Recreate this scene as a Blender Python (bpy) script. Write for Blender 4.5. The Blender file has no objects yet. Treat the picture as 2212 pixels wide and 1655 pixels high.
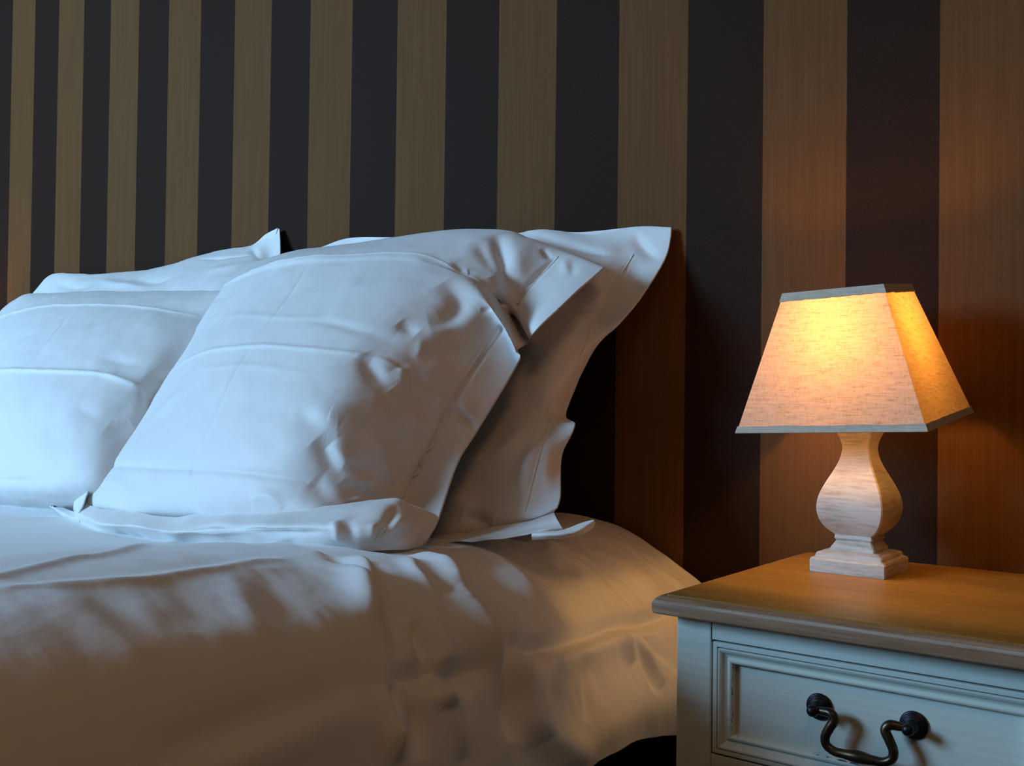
import bpy, bmesh, math, random
import numpy as np
from mathutils import Vector, Matrix

NETS={"p1":[[[1.1122,-0.0402,0.4635],[1.198,-0.0255,0.4766],[1.3434,-0.027,0.4743],[1.4688,-0.0205,0.484],[1.5808,-0.0214,0.4827],[1.7034,-0.0269,0.4745],[1.7778,-0.0426,0.451],[1.8742,-0.0834,0.4167],[1.9595,-0.122,0.3858]],[[1.1431,-0.0878,0.4642],[1.2905,-0.1053,0.4741],[1.4405,-0.1193,0.4711],[1.5614,-0.1174,0.4739],[1.6656,-0.1185,0.4722],[1.7796,-0.1239,0.4642],[1.839,-0.1254,0.4438],[1.8989,-0.1194,0.4169],[1.9738,-0.1323,0.3885]],[[1.1495,-0.152,0.4221],[1.2842,-0.185,0.4355],[1.4062,-0.2045,0.4424],[1.5536,-0.2158,0.4344],[1.6614,-0.2213,0.4262],[1.7351,-0.2234,0.414],[1.8286,-0.2265,0.3733],[1.8582,-0.1811,0.3423],[1.9424,-0.2393,0.3001]],[[1.1543,-0.1679,0.4053],[1.2981,-0.2061,0.4166],[1.4309,-0.2294,0.4212],[1.5726,-0.2437,0.4142],[1.6803,-0.2487,0.4067],[1.7552,-0.2466,0.3955],[1.8351,-0.2366,0.3672],[1.8302,-0.1577,0.3324],[1.8699,-0.164,0.2868]],[[1.1599,-0.1893,0.3805],[1.3254,-0.2402,0.3889],[1.4602,-0.2619,0.3959],[1.5994,-0.2803,0.3882],[1.7064,-0.2851,0.381],[1.7793,-0.2751,0.3707],[1.8526,-0.2598,0.3523],[1.8909,-0.2532,0.3098],[1.9275,-0.269,0.2681]],[[1.1705,-0.2178,0.3503],[1.3422,-0.2693,0.3632],[1.4868,-0.3009,0.3609],[1.6286,-0.3237,0.3537],[1.7363,-0.3265,0.3459],[1.8042,-0.3042,0.3379],[1.8523,-0.279,0.3216],[1.8824,-0.2546,0.2933],[1.913,-0.2464,0.2516]],[[1.1782,-0.2967,0.241],[1.3476,-0.3545,0.2715],[1.5238,-0.3919,0.2785],[1.6527,-0.4139,0.2726],[1.7426,-0.4108,0.2645],[1.8001,-0.3853,0.2523],[1.8344,-0.3586,0.2239],[1.8631,-0.3224,0.1917],[1.8913,-0.3043,0.1611]],[[1.1819,-0.3681,0.1519],[1.3782,-0.4254,0.1832],[1.5419,-0.4615,0.1921],[1.6737,-0.4782,0.1905],[1.7697,-0.4748,0.183],[1.8148,-0.445,0.1719],[1.8317,-0.4029,0.1538],[1.8522,-0.3572,0.1322],[1.892,-0.3472,0.1184]],[[1.1633,-0.4261,0.0739],[1.3837,-0.4832,0.0965],[1.5485,-0.5105,0.1006],[1.6633,-0.5211,0.1027],[1.7405,-0.5164,0.1007],[1.798,-0.4909,0.094],[1.8254,-0.4453,0.083],[1.8428,-0.3939,0.07],[1.8984,-0.3895,0.0513]],[[1.1768,-0.4671,0.0215],[1.3768,-0.5081,0.0321],[1.5169,-0.517,0.0368],[1.6401,-0.5243,0.0439],[1.7386,-0.5212,0.0485],[1.8095,-0.508,0.0502],[1.8393,-0.4742,0.0469],[1.8595,-0.4296,0.0417],[1.9045,-0.4099,0.0351]],[[1.0869,-0.4053,-0.012],[1.2858,-0.4509,-0.0084],[1.4326,-0.4587,-0.002],[1.5507,-0.4563,0.0017],[1.6585,-0.454,0.005],[1.7489,-0.4525,0.0073],[1.8136,-0.4486,0.0131],[1.8646,-0.4343,0.0165],[1.9023,-0.4201,0.0198]]],"p1f":[[[1.1765,-0.4623,0.0287],[1.3059,-0.4991,0.0275],[1.4218,-0.5138,0.0325],[1.5292,-0.5253,0.0333],[1.5909,-0.5247,0.0432],[1.6534,-0.5198,0.0506],[1.7384,-0.5138,0.0596],[1.8118,-0.5028,0.067],[1.8452,-0.4805,0.0735],[1.8559,-0.4431,0.0756],[1.8766,-0.4229,0.0698],[1.9094,-0.4073,0.0571]],[[1.211,-0.4865,0.0195],[1.3667,-0.5352,0.0185],[1.4774,-0.549,0.0248],[1.573,-0.5586,0.0249],[1.6225,-0.5544,0.0348],[1.6986,-0.5542,0.044],[1.779,-0.5476,0.054],[1.8487,-0.5363,0.0619],[1.8867,-0.5168,0.073],[1.9115,-0.4805,0.0825],[1.9201,-0.4531,0.0695],[1.9244,-0.4208,0.0549]],[[1.2306,-0.4959,0.0143],[1.3822,-0.5443,0.0138],[1.491,-0.5576,0.0209],[1.5804,-0.5635,0.0211],[1.6379,-0.5652,0.0275],[1.7184,-0.5692,0.0396],[1.8051,-0.5692,0.0486],[1.874,-0.5592,0.0546],[1.9107,-0.5436,0.06],[1.9358,-0.5169,0.064],[1.9425,-0.4851,0.0575],[1.9353,-0.4404,0.0435]],[[1.2315,-0.4947,0.007],[1.3702,-0.537,0.0068],[1.4801,-0.5505,0.0136],[1.5694,-0.5559,0.0145],[1.622,-0.5536,0.0178],[1.7068,-0.5601,0.0262],[1.796,-0.5613,0.0334],[1.8729,-0.5579,0.0385],[1.9158,-0.5482,0.0441],[1.9357,-0.5238,0.0445],[1.946,-0.4964,0.0406],[1.9391,-0.4527,0.034]],[[1.2199,-0.4848,-0.005],[1.3457,-0.5222,-0.007],[1.4479,-0.5298,-0.0004],[1.5465,-0.5401,0.0021],[1.603,-0.5398,0.0025],[1.6909,-0.5476,0.0089],[1.7759,-0.5442,0.014],[1.8548,-0.541,0.0188],[1.9055,-0.5378,0.0236],[1.9301,-0.5178,0.0265],[1.9437,-0.4936,0.0267],[1.9359,-0.4581,0.026]]],"p1c":[[[1.0412,-0.4468,0.0158],[1.0813,-0.4528,0.0159],[1.1477,-0.4666,0.0132],[1.2156,-0.4795,0.0119]],[[1.0768,-0.4635,0.0179],[1.1453,-0.4796,0.0118],[1.2058,-0.4942,0.0079],[1.2536,-0.5011,0.0064]],[[1.0547,-0.4483,0.0137],[1.1322,-0.4674,0.0029],[1.1909,-0.4825,-0.0017],[1.2355,-0.4905,-0.0047]]],"p1l":[[[1.1679,-0.3804,0.1154],[1.1483,-0.3921,0.0889],[1.1088,-0.3956,0.0656],[1.0777,-0.3986,0.0431],[1.0885,-0.412,0.023],[1.1415,-0.4385,0.0013]],[[1.1719,-0.3914,0.108],[1.1665,-0.4131,0.0844],[1.153,-0.434,0.0622],[1.1536,-0.4536,0.0418],[1.1782,-0.4704,0.0256],[1.2165,-0.487,0.0096]],[[1.227,-0.4184,0.1035],[1.2338,-0.4436,0.0837],[1.2264,-0.4622,0.0648],[1.2378,-0.4789,0.0488],[1.2547,-0.4947,0.0342],[1.2588,-0.5059,0.0173]]],"p2":[[[1.2501,-0.012,0.4707],[1.3526,-0.012,0.4807],[1.4607,-0.012,0.4807],[1.5726,-0.012,0.4797],[1.6768,-0.012,0.4741],[1.7358,-0.012,0.4706],[1.7738,-0.012,0.4719],[1.8558,-0.012,0.4618],[1.9577,-0.012,0.4594],[2.0137,-0.012,0.4544]],[[1.2496,-0.012,0.4933],[1.3333,-0.012,0.5052],[1.4604,-0.012,0.4959],[1.5724,-0.012,0.4912],[1.6766,-0.012,0.4828],[1.7357,-0.012,0.4783],[1.7784,-0.012,0.4799],[1.8645,-0.012,0.4684],[1.9592,-0.012,0.467],[2.0214,-0.012,0.4599]],[[1.2031,-0.0291,0.4357],[1.3348,-0.0303,0.4536],[1.4855,-0.0373,0.4505],[1.5971,-0.0394,0.4501],[1.701,-0.0419,0.4457],[1.7881,-0.0438,0.4425],[1.8613,-0.0459,0.4408],[1.9221,-0.0476,0.4315],[1.9647,-0.03,0.4261],[2.0203,-0.0287,0.4124]],[[1.1814,-0.0562,0.3889],[1.3198,-0.0621,0.4077],[1.4767,-0.0743,0.4059],[1.5985,-0.0759,0.4063],[1.7131,-0.0803,0.3987],[1.7999,-0.0836,0.393],[1.871,-0.0844,0.3885],[1.9274,-0.087,0.3744],[1.9776,-0.0836,0.3616],[2.0119,-0.0758,0.3591]],[[1.1741,-0.0941,0.3235],[1.3476,-0.1083,0.3344],[1.4993,-0.1182,0.3364],[1.6194,-0.1206,0.3356],[1.7282,-0.1209,0.335],[1.8125,-0.123,0.3315],[1.8799,-0.1204,0.3359],[1.92,-0.1184,0.3329],[1.953,-0.1131,0.3198],[1.9943,-0.1101,0.3158]],[[1.2015,-0.1364,0.2505],[1.3698,-0.1483,0.2654],[1.517,-0.1562,0.271],[1.6355,-0.1589,0.2727],[1.7336,-0.1598,0.271],[1.816,-0.1607,0.2696],[1.875,-0.1592,0.2721],[1.9127,-0.1598,0.2647],[1.9388,-0.1508,0.2547],[1.9525,-0.1187,0.2711]],[[1.2404,-0.1862,0.1647],[1.4019,-0.1956,0.1838],[1.5457,-0.2033,0.1897],[1.6648,-0.2098,0.1912],[1.7496,-0.2091,0.1924],[1.8188,-0.2066,0.1967],[1.8758,-0.2036,0.1987],[1.9138,-0.1997,0.1959],[1.9286,-0.1867,0.1896],[1.9292,-0.1505,0.1863]],[[1.265,-0.2144,0.116],[1.4225,-0.2225,0.1375],[1.5604,-0.2267,0.1492],[1.6751,-0.2302,0.156],[1.7582,-0.2288,0.1617],[1.8263,-0.2258,0.1667],[1.8815,-0.2214,0.1713],[1.9167,-0.2143,0.1707],[1.9463,-0.2003,0.1693],[1.9759,-0.1973,0.1694]],[[1.3119,-0.2587,0.0395],[1.4673,-0.2688,0.0576],[1.5984,-0.271,0.0728],[1.7093,-0.2743,0.0863],[1.7884,-0.2717,0.0971],[1.852,-0.2662,0.1066],[1.9022,-0.2576,0.1151],[1.9355,-0.2495,0.1163],[1.9556,-0.2345,0.1167],[1.9629,-0.2089,0.1254]],[[1.3455,-0.2835,-0.0032],[1.4983,-0.2942,0.0136],[1.6273,-0.2973,0.0275],[1.733,-0.298,0.0391],[1.8112,-0.2964,0.0481],[1.8727,-0.2904,0.0585],[1.9189,-0.2833,0.0675],[1.9475,-0.2752,0.072],[1.969,-0.263,0.0738],[1.9917,-0.254,0.0766]],[[1.367,-0.2993,-0.0306],[1.4975,-0.2928,-0.0194],[1.635,-0.3038,-0.0092],[1.7394,-0.3038,-0.0029],[1.8092,-0.303,0.0049],[1.8708,-0.2971,0.0182],[1.9205,-0.2896,0.0311],[1.9538,-0.2829,0.0395],[1.9787,-0.2761,0.0482],[1.9914,-0.2659,0.0562]],[[1.343,-0.2808,-0.0385],[1.477,-0.2752,-0.0289],[1.5999,-0.2705,-0.0208],[1.7038,-0.2666,-0.0141],[1.7736,-0.263,-0.0078],[1.8364,-0.2555,0.0052],[1.8881,-0.248,0.0181],[1.9235,-0.2421,0.0283],[1.9506,-0.2367,0.0376],[1.9616,-0.2307,0.048]]],"p2f":[[[1.8145,-0.3091,0.0124],[1.8803,-0.3086,0.0232],[1.9227,-0.3025,0.0337],[1.9531,-0.2922,0.0414],[1.9758,-0.2824,0.0485],[1.9912,-0.2667,0.0556]],[[1.8534,-0.3433,0.0131],[1.9167,-0.3429,0.0238],[1.9584,-0.3383,0.0318],[1.9875,-0.3282,0.0393],[2.0121,-0.3177,0.0474],[2.0217,-0.3031,0.0527]],[[1.8907,-0.3764,0.0159],[1.9515,-0.3762,0.0262],[1.9924,-0.3726,0.0325],[2.0208,-0.3635,0.0381],[2.045,-0.3541,0.0444],[2.0561,-0.3408,0.0475]]],"p2t":[[[2.023,-0.357,0.0394],[2.0419,-0.3497,0.042],[2.0529,-0.336,0.0456],[2.0667,-0.3213,0.0511],[2.0786,-0.3076,0.0548]],[[2.0316,-0.3688,0.039],[2.0542,-0.367,0.042],[2.0738,-0.3597,0.0447],[2.0847,-0.3464,0.0477],[2.0873,-0.3191,0.0549]],[[2.0295,-0.3658,0.0341],[2.0524,-0.3644,0.0366],[2.0725,-0.3576,0.0383],[2.0834,-0.3443,0.0413],[2.084,-0.3169,0.0488]]],"p3":[[[0.1437,-0.0534,0.4251],[0.1568,-0.0482,0.4333],[0.1825,-0.0434,0.4408],[0.2632,-0.0437,0.4403],[0.3655,-0.0456,0.4373],[0.5479,-0.0504,0.4299],[0.7262,-0.0565,0.4202],[0.8873,-0.0613,0.4126],[1.0356,-0.0664,0.4046],[1.1546,-0.0797,0.3837]],[[0.1763,-0.0886,0.4255],[0.2508,-0.1075,0.4331],[0.3121,-0.1138,0.442],[0.3976,-0.1153,0.4396],[0.4948,-0.1173,0.4364],[0.668,-0.1222,0.4287],[0.8361,-0.1276,0.4201],[0.9881,-0.1319,0.4134],[1.1281,-0.1365,0.4062],[1.2077,-0.1225,0.3908]],[[0.2018,-0.1503,0.3657],[0.3182,-0.1791,0.3765],[0.4184,-0.1964,0.3864],[0.516,-0.204,0.3932],[0.6334,-0.209,0.3946],[0.7692,-0.2182,0.3895],[0.8953,-0.2221,0.3833],[1.0242,-0.2235,0.3718],[1.1415,-0.2079,0.3496],[1.215,-0.1699,0.3349]],[[0.232,-0.1966,0.3115],[0.4057,-0.2519,0.3178],[0.5475,-0.285,0.3216],[0.6914,-0.3083,0.3222],[0.801,-0.3135,0.3233],[0.9293,-0.3143,0.3221],[1.0454,-0.3133,0.3144],[1.1453,-0.3022,0.3038],[1.2002,-0.2683,0.2919],[1.2497,-0.216,0.2809]],[[0.2213,-0.254,0.2213],[0.4238,-0.314,0.2387],[0.6193,-0.3565,0.2463],[0.7636,-0.385,0.2481],[0.8671,-0.3971,0.2478],[1.003,-0.3994,0.2441],[1.1126,-0.3884,0.2372],[1.1976,-0.3662,0.2161],[1.23,-0.3243,0.1851],[1.2695,-0.2773,0.1658]],[[0.1537,-0.2964,0.1545],[0.4423,-0.3735,0.1636],[0.6723,-0.4292,0.1692],[0.8294,-0.4459,0.1709],[0.9694,-0.4563,0.1731],[1.0926,-0.4515,0.1751],[1.18,-0.4354,0.1688],[1.2266,-0.4008,0.158],[1.2521,-0.3562,0.1349],[1.2801,-0.3119,0.1113]],[[0.1635,-0.3442,0.0793],[0.4667,-0.4236,0.0848],[0.7269,-0.4731,0.0815],[0.9102,-0.4947,0.0755],[1.0651,-0.503,0.0717],[1.1728,-0.4974,0.0711],[1.2498,-0.4785,0.0692],[1.2745,-0.4373,0.0633],[1.2878,-0.3956,0.0542],[1.2879,-0.3433,0.0434]],[[0.1752,-0.377,0.0275],[0.4462,-0.4322,0.034],[0.6809,-0.4689,0.0321],[0.8862,-0.4946,0.029],[1.0365,-0.4955,0.0276],[1.1447,-0.4891,0.0283],[1.2105,-0.4625,0.0236],[1.2496,-0.4291,0.0202],[1.2609,-0.3857,0.0139],[1.2931,-0.355,0.0063]],[[0.1024,-0.3534,-0.0099],[0.351,-0.3977,-0.005],[0.5653,-0.4228,-0.0071],[0.739,-0.4255,-0.0114],[0.8977,-0.4247,-0.0102],[1.024,-0.4229,-0.0074],[1.1437,-0.423,-0.0076],[1.2405,-0.4229,-0.0073],[1.2876,-0.4026,-0.0127],[1.3154,-0.3698,-0.0171]]],"p4":[[[0.1883,-0.0236,0.4457],[0.2744,-0.012,0.4835],[0.4207,-0.012,0.4793],[0.5418,-0.012,0.4742],[0.6924,-0.012,0.4734],[0.8483,-0.012,0.4879],[0.9455,-0.012,0.4969],[1.0379,-0.012,0.5007],[1.0892,-0.012,0.5166],[1.1207,-0.012,0.5291]],[[0.2036,-0.0366,0.4533],[0.2535,-0.012,0.5036],[0.4283,-0.0167,0.493],[0.553,-0.0192,0.4881],[0.7031,-0.0193,0.4878],[0.8479,-0.012,0.5042],[0.9451,-0.012,0.5118],[1.0405,-0.012,0.5149],[1.0888,-0.012,0.5328],[1.1275,-0.012,0.5416]],[[0.2464,-0.0696,0.3984],[0.3938,-0.0786,0.4252],[0.5755,-0.101,0.4251],[0.7133,-0.1052,0.4278],[0.8325,-0.1034,0.4314],[0.9784,-0.1037,0.442],[1.0624,-0.0932,0.4518],[1.1083,-0.0614,0.4707],[1.1254,-0.0349,0.479],[1.1533,-0.03,0.4821]],[[0.2507,-0.1053,0.327],[0.4732,-0.1315,0.3418],[0.6771,-0.1587,0.3544],[0.8342,-0.1681,0.3579],[0.9447,-0.1655,0.3633],[1.057,-0.1584,0.3773],[1.1467,-0.1501,0.3827],[1.1734,-0.117,0.3931],[1.1781,-0.0821,0.3959],[1.1847,-0.0705,0.3966]],[[0.3053,-0.1849,0.1678],[0.5388,-0.2065,0.1917],[0.7773,-0.2343,0.2032],[0.9387,-0.2405,0.2132],[1.055,-0.2359,0.2224],[1.1638,-0.2316,0.231],[1.2319,-0.2218,0.2395],[1.2553,-0.1893,0.2486],[1.2462,-0.1508,0.2583],[1.253,-0.1351,0.2673]],[[0.3768,-0.258,0.0217],[0.6452,-0.279,0.0467],[0.867,-0.302,0.0678],[1.0318,-0.3049,0.0843],[1.1527,-0.2982,0.0977],[1.2525,-0.2923,0.1097],[1.3149,-0.2817,0.1196],[1.3357,-0.2498,0.1274],[1.3264,-0.2129,0.1343],[1.3325,-0.1977,0.1423]],[[0.3349,-0.2681,-0.0434],[0.5767,-0.2624,-0.032],[0.7743,-0.258,-0.023],[0.9521,-0.254,-0.015],[1.0853,-0.2513,-0.0097],[1.1927,-0.2474,-0.002],[1.2662,-0.2428,0.0072],[1.3246,-0.2389,0.0152],[1.3577,-0.2358,0.0213],[1.3787,-0.2332,0.0265]]],"duvet":[[[0.06,-0.012,0.0],[0.4,-0.012,0.0],[0.8,-0.012,0.0],[1.2,-0.012,0.0],[1.5,-0.012,0.0],[1.68,-0.012,0.005],[1.8,-0.012,0.02],[1.88,-0.012,0.018],[1.96,-0.012,0.004],[2.035,-0.012,-0.035],[2.09,-0.012,-0.075],[2.13,-0.012,-0.13],[2.156,-0.012,-0.19],[2.16,-0.012,-0.245]],[[0.06,-0.08,0.0],[0.4,-0.08,0.0],[0.8,-0.08,0.0],[1.2,-0.08,0.0],[1.5,-0.08,0.0],[1.68,-0.08,0.005],[1.8,-0.08,0.02],[1.88,-0.08,0.02],[1.96,-0.08,0.008],[2.035,-0.08,-0.03],[2.09,-0.08,-0.07],[2.13,-0.08,-0.13],[2.156,-0.08,-0.18],[2.16,-0.08,-0.236]],[[0.06,-0.2,0.0],[0.4,-0.2,0.0],[0.8,-0.2,0.0],[1.2,-0.2,0.0],[1.5,-0.2,0.0],[1.68,-0.2,0.003],[1.8,-0.2,0.01],[1.88,-0.2,0.012],[1.96,-0.2,0.005],[2.035,-0.2,-0.022],[2.09,-0.2,-0.065],[2.13,-0.2,-0.12],[2.156,-0.2,-0.17],[2.16,-0.2,-0.216]],[[0.06,-0.34,0.0],[0.4,-0.34,0.0],[0.8,-0.34,0.0],[1.2,-0.34,0.0],[1.5,-0.34,0.0],[1.68,-0.34,0.003],[1.8,-0.34,0.01],[1.88,-0.34,0.018],[1.96,-0.34,0.012],[2.035,-0.34,-0.02],[2.09,-0.34,-0.06],[2.13,-0.34,-0.115],[2.156,-0.34,-0.155],[2.16,-0.34,-0.19]],[[0.06,-0.5,0.0],[0.4,-0.5,0.0],[0.8,-0.5,0.0],[1.2,-0.5,0.0],[1.5,-0.5,0.001],[1.68,-0.5,0.008],[1.8,-0.5,0.021],[1.88,-0.5,0.026],[1.96,-0.5,0.021],[2.035,-0.5,0.002],[2.09,-0.5,-0.028],[2.13,-0.5,-0.088],[2.156,-0.5,-0.165],[2.16,-0.5,-0.2]],[[0.06,-0.7,0.004],[0.4,-0.7,0.004],[0.8,-0.7,0.004],[1.2,-0.7,0.008],[1.5,-0.7,0.014],[1.68,-0.7,0.025],[1.8,-0.7,0.041],[1.88,-0.7,0.045],[1.96,-0.7,0.038],[2.035,-0.7,0.02],[2.09,-0.7,-0.008],[2.13,-0.7,-0.07],[2.156,-0.7,-0.17],[2.16,-0.7,-0.215]],[[0.06,-0.95,0.004],[0.4,-0.95,0.004],[0.8,-0.95,0.006],[1.2,-0.95,0.012],[1.5,-0.95,0.02],[1.68,-0.95,0.034],[1.8,-0.95,0.05],[1.88,-0.95,0.052],[1.96,-0.95,0.045],[2.035,-0.95,0.026],[2.09,-0.95,-0.004],[2.13,-0.95,-0.068],[2.156,-0.95,-0.17],[2.16,-0.95,-0.21]],[[0.06,-1.35,0.004],[0.4,-1.35,0.004],[0.8,-1.35,0.006],[1.2,-1.35,0.012],[1.5,-1.35,0.022],[1.68,-1.35,0.036],[1.8,-1.35,0.05],[1.88,-1.35,0.052],[1.96,-1.35,0.045],[2.035,-1.35,0.026],[2.09,-1.35,-0.004],[2.13,-1.35,-0.068],[2.156,-1.35,-0.17],[2.16,-1.35,-0.21]],[[0.06,-1.95,0.004],[0.4,-1.95,0.004],[0.8,-1.95,0.006],[1.2,-1.95,0.012],[1.5,-1.95,0.022],[1.68,-1.95,0.036],[1.8,-1.95,0.05],[1.88,-1.95,0.052],[1.96,-1.95,0.045],[2.035,-1.95,0.026],[2.09,-1.95,-0.004],[2.13,-1.95,-0.068],[2.156,-1.95,-0.17],[2.16,-1.95,-0.21]]]}
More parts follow.
